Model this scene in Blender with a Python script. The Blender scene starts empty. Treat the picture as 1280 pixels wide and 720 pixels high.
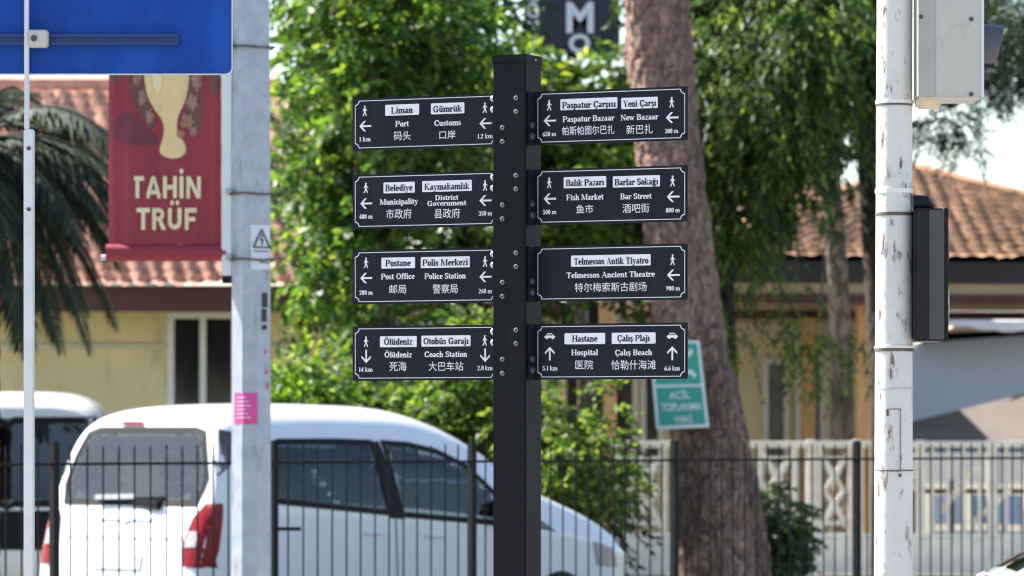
import bpy, bmesh, math, random
import numpy as np
from mathutils import Vector, Matrix
from mathutils.bvhtree import BVHTree
from mathutils.geometry import delaunay_2d_cdt

R = math.radians
rnd = random.Random(7)
scene = bpy.context.scene
COL = scene.collection

# ------------------------------------------------------------------ camera
F = 5480.0            # focal length in photo pixels (1280 wide)
HZ = 542.0            # photo row of the horizon
CAMZ = 1.6
cam_d = bpy.data.cameras.new('camera')
cam = bpy.data.objects.new('camera', cam_d)
COL.objects.link(cam)
cam.location = (0, 0, CAMZ)
cam.rotation_euler = (R(90), 0, 0)
cam_d.sensor_width = 36.0
cam_d.lens = F / 1280 * 36.0
cam_d.shift_y = (HZ - 360) / 1280
cam_d.clip_start = 0.2
cam_d.clip_end = 5000
cam_d.dof.use_dof = True
cam_d.dof.focus_distance = 14.45
cam_d.dof.aperture_fstop = 6.3
cam_d.dof.aperture_blades = 9
scene.camera = cam

# ------------------------------------------------------------------ light
SUN_EL = 48.0
SUN_DIR = Vector((-0.90, 0.436, 0)).normalized()      # horizontal direction towards the sun
world = bpy.data.worlds.new('World')
scene.world = world
world.use_nodes = True
wn = world.node_tree
bg = wn.nodes['Background']
sky = wn.nodes.new('ShaderNodeTexSky')
sky.sky_type = 'NISHITA'
sky.sun_disc = False
sky.sun_elevation = R(SUN_EL)
sky.sun_rotation = math.atan2(SUN_DIR.x, SUN_DIR.y)
sky.air_density = 1.0
sky.dust_density = 1.0
sky.ozone_density = 1.0
wn.links.new(sky.outputs[0], bg.inputs[0])
bg.inputs[1].default_value = 0.09
sun_l = bpy.data.lights.new('sun', 'SUN')
sun_l.energy = 5.0
sun_l.angle = R(0.55)
sun_l.color = (1.0, 0.95, 0.87)
sun = bpy.data.objects.new('sun', sun_l)
COL.objects.link(sun)
sd = Vector((SUN_DIR.x * math.cos(R(SUN_EL)), SUN_DIR.y * math.cos(R(SUN_EL)), math.sin(R(SUN_EL))))
sun.rotation_euler = sd.to_track_quat('Z', 'Y').to_euler()
sun.location = (-20, 30, 30)
scene.view_settings.view_transform = 'Standard'
scene.view_settings.look = 'None'
scene.view_settings.exposure = 1.72
scene.view_settings.gamma = 1.0
scene.view_settings.use_curve_mapping = False
scene.render.engine = 'CYCLES'
scene.cycles.max_bounces = 8
scene.cycles.transparent_max_bounces = 12
scene.cycles.use_denoising = True
scene.cycles.filter_width = 1.2

# ------------------------------------------------------------------ helpers
def at(px, py, d):
    """point of the place seen at a photo pixel, at depth d"""
    return Vector(((px - 640) / F * d, d, CAMZ + (HZ - py) / F * d))

OFF = {}

def tag(o, label=None, cat=None, group=None, kind=None):
    if label: o['label'] = label
    if cat: o['category'] = cat
    if group: o['group'] = group
    if kind: o['kind'] = kind
    return o

def thing(name, label, cat, loc=(0, 0, 0), rz=0.0, group=None):
    o = bpy.data.objects.new(name, None)
    o.empty_display_size = 0.2
    COL.objects.link(o)
    o.location = loc
    o.rotation_euler = (0, 0, rz)
    OFF[o.name] = Vector(loc)
    return tag(o, label, cat, group)

def link_mesh(name, me, mats, parent=None, label=None):
    o = bpy.data.objects.new(name, me)
    COL.objects.link(o)
    for m in (mats if isinstance(mats, (list, tuple)) else [mats]):
        me.materials.append(m)
    if parent is not None:
        o.parent = parent
        OFF[o.name] = OFF[parent.name]
    else:
        OFF[o.name] = Vector((0, 0, 0))
    if label: o['label'] = label
    return o

class MB:
    def __init__(s):
        s.v, s.f, s.mi = [], [], []
    def add(s, verts, faces, mi=0):
        b = len(s.v)
        s.v += [Vector(p) for p in verts]
        s.f += [[i + b for i in f] for f in faces]
        s.mi += [mi] * len(faces)
        return s
    def box(s, c, size, M=None, mi=0):
        x, y, z = [q / 2 for q in size]
        vs = [Vector(p) for p in ((-x,-y,-z),(x,-y,-z),(x,y,-z),(-x,y,-z),(-x,-y,z),(x,-y,z),(x,y,z),(-x,y,z))]
        if M is not None: vs = [M @ p for p in vs]
        c = Vector(c)
        return s.add([p + c for p in vs], [[0,3,2,1],[4,5,6,7],[0,1,5,4],[1,2,6,5],[2,3,7,6],[3,0,4,7]], mi)
    def bevbox(s, c, size, b=0.004, M=None, mi=0):
        bm = bmesh.new()
        bmesh.ops.create_cube(bm, size=1.0)
        for v in bm.verts: v.co = Vector((v.co.x*size[0], v.co.y*size[1], v.co.z*size[2]))
        bmesh.ops.bevel(bm, geom=bm.edges[:], offset=b, segments=2, affect='EDGES')
        bm.verts.index_update()
        vs = [v.co.copy() for v in bm.verts]
        if M is not None: vs = [M @ p for p in vs]
        c = Vector(c)
        s.add([p + c for p in vs], [[v.index for v in f.verts] for f in bm.faces], mi)
        bm.free()
        return s
    def bar(s, a, b, w, h, mi=0, up=(0,0,1)):
        a, b = Vector(a), Vector(b)
        d = (b - a); L = d.length; d = d / L
        u = Vector(up)
        if abs(d.dot(u)) > 0.98: u = Vector((0,1,0))
        sx = d.cross(u).normalized(); sz = sx.cross(d)
        M = Matrix((sx, d, sz)).transposed()
        return s.box((a + b) / 2, (w, L, h), M, mi)
    def tube(s, pts, rad, n=10, cap=True, mi=0, phase=0.0):
        pts = [Vector(p) for p in pts]
        if not isinstance(rad, (list, tuple, np.ndarray)): rad = [rad] * len(pts)
        rings = []
        ref = Vector((0.0, 1.0, 0.0))
        for i, p in enumerate(pts):
            d = (pts[min(i+1, len(pts)-1)] - pts[max(i-1, 0)]).normalized()
            r0 = ref - d * ref.dot(d)
            if r0.length < 0.05: r0 = Vector((1,0,0)) - d * d.x
            r0.normalize()
            t = d.cross(r0)
            rings.append([p + (r0 * math.cos(a) + t * math.sin(a)) * rad[i]
                          for a in [phase + 2*math.pi*k/n for k in range(n)]])
        b = len(s.v); vs = [q for r in rings for q in r]
        fs = []
        for i in range(len(pts)-1):
            for k in range(n):
                fs.append([i*n+k, i*n+(k+1)%n, (i+1)*n+(k+1)%n, (i+1)*n+k])
        if cap:
            fs.append(list(range(n))[::-1]); fs.append([(len(pts)-1)*n+k for k in range(n)])
        return s.add(vs, fs, mi)
    def prism(s, poly, d, mi=0):
        """3d planar polygon extruded along vector d"""
        n = len(poly); poly = [Vector(p) for p in poly]; d = Vector(d)
        fs = [list(range(n))[::-1], [n+i for i in range(n)]]
        fs += [[i, (i+1)%n, n+(i+1)%n, n+i] for i in range(n)]
        return s.add(poly + [p + d for p in poly], fs, mi)
    def build(s, name, mats, parent=None, world=True, smooth=False, label=None, fix=True, bevel=0):
        me = bpy.data.meshes.new(name)
        o = link_mesh(name, me, mats, parent, label)
        off = OFF[parent.name] if (parent is not None and world) else Vector((0,0,0))
        me.from_pydata([tuple(p - off) for p in s.v], [], s.f)
        for p, m in zip(me.polygons, s.mi): p.material_index = m
        if fix:
            bm = bmesh.new(); bm.from_mesh(me)
            bmesh.ops.recalc_face_normals(bm, faces=bm.faces[:])
            bm.to_mesh(me); bm.free()
        if smooth:
            me.polygons.foreach_set('use_smooth', [True]*len(me.polygons))
            if smooth != 'all':
                me.set_sharp_from_angle(angle=R(38))
        me.update()
        return o

def raw_mesh(name, V, Fq, mat, parent=None, world=True, smooth=False, label=None):
    me = bpy.data.meshes.new(name)
    o = link_mesh(name, me, mat, parent, label)
    V = np.asarray(V, dtype=np.float64)
    if parent is not None and world: V = V - np.array(OFF[parent.name])
    me.vertices.add(len(V)); me.vertices.foreach_set('co', V.astype(np.float32).ravel())
    k = Fq.shape[1]
    me.loops.add(Fq.size); me.loops.foreach_set('vertex_index', Fq.ravel().astype(np.int32))
    me.polygons.add(len(Fq))
    me.polygons.foreach_set('loop_start', np.arange(0, Fq.size, k, dtype=np.int32))
    if smooth: me.polygons.foreach_set('use_smooth', [True]*len(Fq))
    me.update(calc_edges=True); me.validate()
    return o

# ------------------------------------------------------------------ materials
def lin(c):
    return tuple(((x/255)/12.92 if x/255 <= .04045 else ((x/255+.055)/1.055)**2.4) for x in c)

def mat(name, col, rough=0.6, metal=0.0, var=0.15, scale=6.0, bump=0.0, bscale=60.0, stretch=(1,1,1),
        spec=0.5, dirt=None, dirt_amt=0.5, dirt_scale=4.0, dirt_stretch=(1,1,1), coat=0.0):
    m = bpy.data.materials.new(name); m.use_nodes = True
    nt = m.node_tree; b = nt.nodes['Principled BSDF']
    N = nt.nodes.new; L = nt.links.new
    tc = N('ShaderNodeTexCoord'); mp = N('ShaderNodeMapping'); mp.inputs['Scale'].default_value = stretch
    L(tc.outputs['Object'], mp.inputs['Vector'])
    nz = N('ShaderNodeTexNoise'); nz.inputs['Scale'].default_value = scale; nz.inputs['Detail'].default_value = 5
    L(mp.outputs[0], nz.inputs['Vector'])
    cr = N('ShaderNodeValToRGB')
    cr.color_ramp.elements[0].position = .3; cr.color_ramp.elements[1].position = .7
    cr.color_ramp.elements[0].color = (*[c*(1-var) for c in col], 1)
    cr.color_ramp.elements[1].color = (*[min(1, c*(1+var)) for c in col], 1)
    L(nz.outputs['Fac'], cr.inputs['Fac'])
    out = cr.outputs['Color']
    if dirt is not None:
        mp2 = N('ShaderNodeMapping'); mp2.inputs['Scale'].default_value = dirt_stretch
        L(tc.outputs['Object'], mp2.inputs['Vector'])
        n2 = N('ShaderNodeTexNoise'); n2.inputs['Scale'].default_value = dirt_scale; n2.inputs['Detail'].default_value = 8
        n2.inputs['Roughness'].default_value = .65
        L(mp2.outputs[0], n2.inputs['Vector'])
        r2 = N('ShaderNodeValToRGB'); r2.color_ramp.elements[0].position = 1-dirt_amt; r2.color_ramp.elements[1].position = min(1, 1-dirt_amt+.1)
        L(n2.outputs['Fac'], r2.inputs['Fac'])
        mx = N('ShaderNodeMix'); mx.data_type = 'RGBA'
        L(r2.outputs['Color'], mx.inputs['Factor']); L(out, mx.inputs[6]); mx.inputs[7].default_value = (*dirt, 1)
        out = mx.outputs[2]
    L(out, b.inputs['Base Color'])
    b.inputs['Roughness'].default_value = rough
    b.inputs['Metallic'].default_value = metal
    b.inputs['Specular IOR Level'].default_value = spec
    if coat: b.inputs['Coat Weight'].default_value = coat; b.inputs['Coat Roughness'].default_value = .04
    if bump:
        n3 = N('ShaderNodeTexNoise'); n3.inputs['Scale'].default_value = bscale; n3.inputs['Detail'].default_value = 6
        L(mp.outputs[0], n3.inputs['Vector'])
        bp = N('ShaderNodeBump'); bp.inputs['Strength'].default_value = bump; bp.inputs['Distance'].default_value = .02
        L(n3.outputs['Fac'], bp.inputs['Height']); L(bp.outputs[0], b.inputs['Normal'])
    return m

def leaf_mat(name, c0, c1, c2, trans=0.5, rough=0.5):
    m = bpy.data.materials.new(name); m.use_nodes = True
    nt = m.node_tree; b = nt.nodes['Principled BSDF']; N = nt.nodes.new; L = nt.links.new
    g = N('ShaderNodeNewGeometry')
    cr = N('ShaderNodeValToRGB'); e = cr.color_ramp.elements
    e[0].position = 0; e[0].color = (*c0, 1); e[1].position = 1; e[1].color = (*c2, 1)
    q = e.new(.6); q.color = (*c1, 1)
    L(g.outputs['Random Per Island'], cr.inputs['Fac'])
    L(cr.outputs[0], b.inputs['Base Color']); b.inputs['Roughness'].default_value = rough
    t = N('ShaderNodeBsdfTranslucent')
    hs = N('ShaderNodeHueSaturation'); hs.inputs['Hue'].default_value = .475; hs.inputs['Saturation'].default_value = 1.1
    hs.inputs['Value'].default_value = 2.0
    L(cr.outputs[0], hs.inputs['Color']); L(hs.outputs[0], t.inputs['Color'])
    mx = N('ShaderNodeMixShader'); mx.inputs[0].default_value = trans
    L(b.outputs[0], mx.inputs[1]); L(t.outputs[0], mx.inputs[2])
    L(mx.outputs[0], nt.nodes['Material Output'].inputs[0])
    return m

def bark_mat(name, ca, cb, cc, sc=9.0):
    m = bpy.data.materials.new(name); m.use_nodes = True
    nt = m.node_tree; b = nt.nodes['Principled BSDF']; N = nt.nodes.new; L = nt.links.new
    tc = N('ShaderNodeTexCoord'); mp = N('ShaderNodeMapping'); mp.inputs['Scale'].default_value = (1, 1, .32)
    L(tc.outputs['Object'], mp.inputs[0])
    nz = N('ShaderNodeTexNoise'); nz.inputs['Scale'].default_value = 5; nz.inputs['Detail'].default_value = 7
    L(mp.outputs[0], nz.inputs['Vector'])
    wv = N('ShaderNodeMix'); wv.data_type = 'VECTOR'; wv.inputs[0].default_value = .22
    L(mp.outputs[0], wv.inputs[4]); L(nz.outputs['Color'], wv.inputs[5])
    vo = N('ShaderNodeTexVoronoi'); vo.inputs['Scale'].default_value = sc; vo.feature = 'DISTANCE_TO_EDGE'
    L(wv.outputs[1], vo.inputs['Vector'])
    v2 = N('ShaderNodeTexVoronoi'); v2.inputs['Scale'].default_value = sc
    L(wv.outputs[1], v2.inputs['Vector'])
    r1 = N('ShaderNodeValToRGB'); r1.color_ramp.elements[0].position = 0; r1.color_ramp.elements[1].position = .22
    L(vo.outputs['Distance'], r1.inputs[0])
    sp = N('ShaderNodeSeparateColor'); L(v2.outputs['Color'], sp.inputs[0])
    r2 = N('ShaderNodeMix'); r2.data_type = 'RGBA'; r2.inputs[6].default_value = (*ca, 1); r2.inputs[7].default_value = (*cb, 1)
    L(sp.outputs[0], r2.inputs[0])
    n5 = N('ShaderNodeTexNoise'); n5.inputs['Scale'].default_value = 30; n5.inputs['Detail'].default_value = 6
    L(tc.outputs['Object'], n5.inputs['Vector'])
    r3 = N('ShaderNodeMix'); r3.data_type = 'RGBA'; r3.inputs[6].default_value = (*cc, 1)
    L(r1.outputs[0], r3.inputs[0]); L(r2.outputs[2], r3.inputs[7])
    r4 = N('ShaderNodeMix'); r4.data_type = 'RGBA'; r4.blend_type = 'OVERLAY'; r4.inputs[0].default_value = .6
    L(r3.outputs[2], r4.inputs[6]); L(n5.outputs['Fac'], r4.inputs[7])
    n6 = N('ShaderNodeTexNoise'); n6.inputs['Scale'].default_value = 2.2; n6.inputs['Detail'].default_value = 5
    L(mp.outputs[0], n6.inputs['Vector'])
    c6 = N('ShaderNodeValToRGB'); c6.color_ramp.elements[0].position = .35; c6.color_ramp.elements[1].position = .68
    c6.color_ramp.elements[0].color = (.62, .60, .60, 1); c6.color_ramp.elements[1].color = (1.15, 1.1, 1.08, 1)
    L(n6.outputs['Fac'], c6.inputs[0])
    r7 = N('ShaderNodeMix'); r7.data_type = 'RGBA'; r7.blend_type = 'MULTIPLY'; r7.inputs[0].default_value = 1
    L(r4.outputs[2], r7.inputs[6]); L(c6.outputs[0], r7.inputs[7])
    L(r7.outputs[2], b.inputs['Base Color']); b.inputs['Roughness'].default_value = .9
    bp = N('ShaderNodeBump'); bp.inputs['Strength'].default_value = .55; bp.inputs['Distance'].default_value = .03
    L(r1.outputs[0], bp.inputs['Height']); L(bp.outputs[0], b.inputs['Normal'])
    return m

def glass_mat(name, tint, refl_rough=0.03, ior=1.5):
    m = bpy.data.materials.new(name); m.use_nodes = True
    nt = m.node_tree; N = nt.nodes.new; L = nt.links.new
    nt.nodes.remove(nt.nodes['Principled BSDF'])
    t = N('ShaderNodeBsdfTransparent'); t.inputs[0].default_value = (*tint, 1)
    g = N('ShaderNodeBsdfGlossy'); g.inputs['Roughness'].default_value = refl_rough; g.inputs[0].default_value = (.90, .88, .80, 1) if name == 'tinted_glass' else (.95, .97, 1, 1)
    fr = N('ShaderNodeFresnel'); fr.inputs[0].default_value = ior
    a = N('ShaderNodeMath'); a.operation = 'MULTIPLY_ADD'; a.inputs[1].default_value = 1.0; a.inputs[2].default_value = .07 if name == 'tinted_glass' else .0
    L(fr.outputs[0], a.inputs[0])
    mx = N('ShaderNodeMixShader'); L(a.outputs[0], mx.inputs[0]); L(t.outputs[0], mx.inputs[1]); L(g.outputs[0], mx.inputs[2])
    L(mx.outputs[0], nt.nodes['Material Output'].inputs[0])
    return m

M = {}
M['sign_black'] = mat('sign_black', (.0058, .0085, .0175), .5, var=.12, spec=.18, scale=3, dirt=(.010, .013, .023), dirt_amt=.45, dirt_scale=5, dirt_stretch=(1,1,.4))
M['post_black'] = mat('post_black', (.0042, .0052, .0088), .5, var=.15, bump=.05, bscale=200, spec=.13, dirt=(.008,.009,.013), dirt_amt=.45, dirt_scale=6, dirt_stretch=(1,1,.3))
M['sign_white'] = mat('sign_white', (.66, .67, .72), .5, var=.02)
M['chrome'] = mat('chrome', (.45, .45, .46), .32, metal=1, var=.05)
M['dull_bolt'] = mat('dull_bolt', (.15, .155, .17), .6, metal=.3, var=.1)
M['dark_bolt'] = mat('dark_bolt', (.02, .02, .03), .25, var=.1)
M['galv'] = mat('galvanised_steel', (.40, .43, .48), .5, metal=.35, var=.12, scale=14, bump=.04, bscale=90, dirt=(.28,.29,.30), dirt_amt=.42, dirt_scale=9, dirt_stretch=(1,1,.25))
M['white_steel'] = mat('white_powder_steel', (.72, .72, .70), .45, var=.05)
M['blue'] = mat('blue_sign_back', (.004, .050, .30), .5, spec=.2, var=.14, scale=2.5, dirt=(.008,.07,.36), dirt_amt=.45, dirt_scale=3, dirt_stretch=(1,1,.3))
M['blue_dark'] = mat('blue_rail', (.006, .028, .16), .35, var=.1)
M['alu'] = mat('aluminium', (.62, .63, .66), .38, metal=.6, var=.08)
M['red_banner'] = mat('red_banner', (.28, .020, .036), .55, var=.10, scale=3)
M['cream'] = mat('cream_print', (.74, .55, .26), .55, var=.06)
M['pale_cream'] = mat('pale_cream_print', (.78, .66, .40), .55, var=.06)
M['choc'] = mat('brown_print', (.13, .055, .04), .55, var=.25, scale=25)
M['old_white'] = mat('weathered_white_paint', (.60, .60, .59), .5, var=.05, dirt=(.13, .10, .075), dirt_amt=.437, dirt_scale=16, dirt_stretch=(1.8, 1.8, .6), bump=.1, bscale=50)
M['rust'] = mat('rusty_band', (.10, .085, .07), .75, var=.4, scale=30)
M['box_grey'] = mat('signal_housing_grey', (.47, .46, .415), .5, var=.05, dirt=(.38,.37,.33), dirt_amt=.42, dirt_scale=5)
M['box_strip'] = mat('signal_housing_strip', (.36, .355, .33), .5, var=.08)  # darker grey of the strip on the housing side
M['signal_black'] = mat('signal_black', (.010, .0105, .012), .5, var=.2, spec=.25)
M['signal_plate'] = mat('signal_side_plate', (.05, .05, .053), .5, var=.1)
M['visor'] = mat('visor_grey', (.09, .088, .10), .5, var=.1)
M['beige_plastic'] = mat('beige_plastic', (.62, .52, .36), .4, var=.08)
M['car_white'] = mat('car_white', (.72, .73, .745), .28, var=.015, coat=.6)
M['car_trim'] = mat('car_trim', (.012, .012, .013), .55, var=.1, spec=.15)
M['interior'] = mat('car_interior', (.20, .195, .175), .8, var=.2)
M['seat_cloth'] = mat('seat_cloth', (.05, .05, .055), .85, var=.2, scale=20)
M['red_lamp'] = mat('red_lamp', (.20, .004, .007), .25, var=.15, spec=.25)
M['clear_lamp'] = mat('clear_lamp', (.34, .32, .32), .2, var=.2, scale=30, coat=.2)
M['tyre'] = mat('tyre', (.02, .02, .02), .85, var=.2)
M['rim'] = mat('rim', (.5, .5, .52), .3, metal=.9, var=.05)
M['glass_rear'] = glass_mat('tinted_glass', (.56, .57, .50))
M['glass_side'] = glass_mat('tinted_side_glass', (.42, .48, .52))
M['glass_clear'] = glass_mat('clear_glass', (.75, .82, .78))
M['fence_black'] = mat('fence_black', (.007, .007, .0075), .55, var=.3, spec=.2, dirt=(.03,.02,.015), dirt_amt=.36, dirt_scale=14)
M['bark_pine'] = bark_mat('pine_bark', (.38, .24, .185), (.26, .165, .13), (.17, .11, .09), 17)
M['bark_grey'] = bark_mat('grey_bark', (.30, .255, .20), (.17, .135, .105), (.08, .06, .05), 12)
M['bark_dark'] = bark_mat('dark_bark', (.09, .065, .05), (.05, .038, .03), (.02, .016, .014), 12)
M['yellow_wall'] = mat('yellow_render', (.68, .57, .33), .85, var=.1, scale=1.2, bump=.1, bscale=30, dirt=(.52,.43,.25), dirt_amt=.47, dirt_scale=2.5, dirt_stretch=(1,1,.3))
M['pale_wall'] = mat('pale_yellow_render', (.66, .59, .38), .85, var=.06, scale=1.2, bump=.1, bscale=30)
M['wall_band'] = mat('wall_band', (.58, .53, .42), .8, var=.05)
M['tile'] = mat('clay_tile', (.58, .285, .19), .8, var=.3, scale=5, bump=.2, dirt=(.38,.21,.16), dirt_amt=.42, dirt_scale=7)
M['tile_orange'] = mat('weathered_orange_tile', (.36, .19, .10), .85, var=.35, scale=2.5, bump=.25, dirt=(.23,.13,.08), dirt_amt=.47, dirt_scale=5)
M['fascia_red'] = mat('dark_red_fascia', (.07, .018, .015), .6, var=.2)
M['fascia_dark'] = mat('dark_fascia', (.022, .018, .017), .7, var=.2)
M['fascia_beige'] = mat('beige_fascia', (.46, .34, .23), .7, var=.1)
M['frame_white'] = mat('white_frame', (.70, .70, .68), .5, var=.05)
M['pane'] = mat('window_pane', (.012, .014, .015), .08, var=.3, scale=1.5)
M['pane_grey'] = mat('curtained_pane', (.10, .10, .10), .15, var=.5, scale=3)
M['stone_white'] = mat('cream_stone', (.84, .79, .70), .75, var=.12, scale=7, bump=.15, bscale=40)
M['wood'] = mat('orange_wood', (.60, .34, .15), .6, var=.2, scale=5, stretch=(6,6,.6))
M['tent_blue'] = mat('pale_blue_canvas', (.52, .60, .78), .8, var=.03, scale=1.0)
M['tent_white'] = mat('white_canvas', (.74, .72, .66), .7, var=.05)
M['canvas_grey'] = mat('grey_brown_canvas', (.12, .10, .088), .85, var=.12, scale=2)
M['green_sign'] = mat('green_sign', (.025, .34, .26), .45, var=.06)
M['green_sign_white'] = mat('green_sign_white', (.72, .78, .75), .5, var=.04)
M['pink'] = mat('pink_sticker', (.72, .07, .30), .5, var=.08)
M['label_white'] = mat('white_sticker', (.66, .69, .76), .5, var=.04)
M['ink'] = mat('black_ink', (.02, .02, .022), .5, var=.1)
M['asphalt'] = mat('asphalt', (.055, .054, .052), .9, var=.25, scale=3, bump=.25, bscale=80)
M['paving'] = mat('paving', (.30, .27, .23), .85, var=.2, scale=2, bump=.2, bscale=30)
M['soil'] = mat('lawn_ground', (.17, .16, .06), .95, var=.4, scale=3, bump=.4, bscale=30)
M['dry_grass'] = mat('dry_grass', (.13, .12, .075), .95, var=.35, scale=1.2, bump=.3, bscale=20)
M['kerb'] = mat('kerb_stone', (.42, .40, .36), .85, var=.15)
M['paint_white'] = mat('road_paint', (.72, .72, .70), .7, var=.12, scale=20)
M['shop_black'] = mat('shop_sign_black', (.022, .024, .035), .5, var=.1)
M['shop_white'] = mat('shop_sign_white', (.74, .76, .82), .5, var=.03)
M['chair_blue'] = mat('chair_blue', (.50, .57, .66), .5, var=.06)
M['maroon'] = mat('maroon_rail', (.10, .02, .018), .6, var=.1)
M['hill'] = mat('wooded_hill', (.055, .075, .05), .95, var=.4, scale=.05)
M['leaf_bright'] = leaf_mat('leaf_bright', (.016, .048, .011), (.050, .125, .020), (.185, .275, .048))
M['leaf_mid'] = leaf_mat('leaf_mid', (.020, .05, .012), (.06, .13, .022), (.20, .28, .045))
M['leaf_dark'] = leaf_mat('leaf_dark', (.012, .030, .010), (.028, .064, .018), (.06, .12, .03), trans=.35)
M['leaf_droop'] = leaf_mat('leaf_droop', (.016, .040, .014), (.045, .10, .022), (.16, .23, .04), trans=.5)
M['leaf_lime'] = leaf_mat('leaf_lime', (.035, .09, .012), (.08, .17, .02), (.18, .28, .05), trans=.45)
M['leaf_palm'] = leaf_mat('leaf_palm', (.008, .017, .009), (.012, .024, .011), (.05, .07, .022), trans=.12, rough=.75)
M['needle'] = leaf_mat('needle', (.012, .025, .010), (.025, .048, .018), (.05, .085, .03), trans=.25)
M['grass'] = leaf_mat('grass_blade', (.06, .10, .02), (.12, .15, .03), (.26, .26, .06), trans=.4)

# ------------------------------------------------------------------ ground
def sheet(name, x0, x1, y0, y1, z, m):
    me = bpy.data.meshes.new(name)
    me.from_pydata([(x0,y0,z),(x1,y0,z),(x1,y1,z),(x0,y1,z)], [], [(0,1,2,3)])
    o = link_mesh(name, me, m); o['kind'] = 'structure'
    return o
sheet('ground', -1500, 1500, -300, 3000, 0.0, M['asphalt'])
sheet('pavement', -30, 30, -6, 16.6, 0.12, M['paving'])
sheet('far_pavement', -30, 30, 23.2, 24.6, 0.12, M['paving'])
mb = MB(); mb.box((0, 16.68, .063), (60, .15, .126)); mb.box((0, 23.12, .063), (60, .15, .126)); mb.box((0, 24.68, .063), (60, .15, .126)); tag(mb.build('kerb', M['kerb']), kind='structure')
sheet('path', -14, 14, 46.2, 57, 0.004, M['paving'])
sheet('yard', -40, 60, 57, 140, 0.008, M['dry_grass'])
sheet('lawn', -14, 14, 35.6, 46.0, 0.05, M['soil'])
mb = MB(); mb.box((0, 35.5, .05), (28, .15, .14)); mb.box((0, 46.1, .05), (28, .12, .14)); tag(mb.build('garden_kerb', M['kerb']), kind='structure')
# parking bay lines
mb = MB()
for k in range(5):
    c = Vector((-7 + k*3.6, 33.0, .006)); d = Vector((.705, .709, 0))
    nrm = Vector((-.709, .705, 0)) * .05
    a, b = c - d*1.8, c + d*1.8
    mb.add([a - nrm, a + nrm, b + nrm, b - nrm], [[0,1,2,3]])
tag(mb.build('road_marking', M['paint_white']), kind='structure')
# far wooded hill
nx, ny = 70, 8
V = []
for j in range(ny):
    for i in range(nx):
        x = -900 + 1800*i/(nx-1); t = j/(ny-1)
        h = (38 + 16*math.sin(i*.31) + 9*math.sin(i*.83+1)) * math.sin(t*math.pi/2)
        V.append((x, 900 + 250*t, h - 2))
Fq = np.array([[j*nx+i, j*nx+i+1, (j+1)*nx+i+1, (j+1)*nx+i] for j in range(ny-1) for i in range(nx-1)])
tag(raw_mesh('hill', np.array(V), Fq, M['hill'], smooth=True), kind='structure')

# ------------------------------------------------------------------ tiled roof slope
def tile_slope(p00, p10, p01, p11, row=0.32, col=0.22, amp=0.035, step=0.03):
    """p00,p10 = eave left,right; p01,p11 = ridge left,right -> verts, quads of pantiles"""
    p00, p10, p01, p11 = map(Vector, (p00, p10, p01, p11))
    W = (p10 - p00).length; H = ((p01 - p00) + (p11 - p10)).length / 2
    n = (p10 - p00).cross(p01 - p00).normalized()
    if n.z < 0: n = -n
    nr = max(2, int(H / row)); nc = max(2, int(W / col)); sub = 6
    V = []; Fc = []; jit = {}; jr = random.Random(3)
    rows = []
    for r in range(nr):
        rows.append((r / nr, step)); rows.append(((r + .97) / nr, 0.0))
    for (t, s) in rows:
        for c in range(nc*sub + 1):
            u = c / (nc*sub)
            a = p00.lerp(p10, u); b = p01.lerp(p11, u)
            p = a.lerp(b, t)
            ph = (c % sub) / sub * 2 * math.pi
            # keep tile width constant on tapering slopes
            ww = (p00.lerp(p01, t) - p10.lerp(p11, t)).length
            xx = u * ww / col * 2 * math.pi if abs(ww - W) > .05 else ph
            h = amp * (math.cos(xx) * .5 + .5) ** .7
            ti = (int(t*nr*.999), int(xx/(2*math.pi) + .5) if abs(ww - W) > .05 else int((c + 3)//sub))
            if ti not in jit: jit[ti] = (jr.uniform(-.012, .016), jr.uniform(-.025, .025))
            q = jit[ti]
            V.append(p + n * (h + s + q[0]) + (b - a).normalized() * q[1])
    w = nc*sub + 1
    for j in range(len(rows)-1):
        for i in range(nc*sub):
            Fc.append([j*w+i, j*w+i+1, (j+1)*w+i+1, (j+1)*w+i])
    return np.array([tuple(v) for v in V]), np.array(Fc)

def window(parent, c, w, h, nx=2, mpane='pane', depth=.06, ny=1):
    """window in a wall facing -y, c = centre on wall face"""
    c = Vector(c); f = MB(); t = .07
    f.box(c + Vector((0, -.01, h/2)), (w + t, depth, t)); f.box(c + Vector((0, -.01, -h/2)), (w + t, depth, t))
    for i in range(nx + 1):
        f.box(c + Vector((-w/2 + w*i/nx, -.012, 0)), (t, depth, h - t))
    for j in range(1, ny):
        f.box(c + Vector((0, -.014, -h/2 + h*j/ny)), (w - t, depth*.8, t*.8))
    o = f.build('window', M['frame_white'], parent)
    p = MB(); p.box(c + Vector((0, .005, 0)), (w - .01, .02, h - .01)); p.build('pane', M[mpane], o)
    s = MB(); s.box(c + Vector((0, -.06, -h/2 - .07)), (w + .25, .16, .06)); s.build('sill', M['frame_white'], o)
    return o

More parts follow.
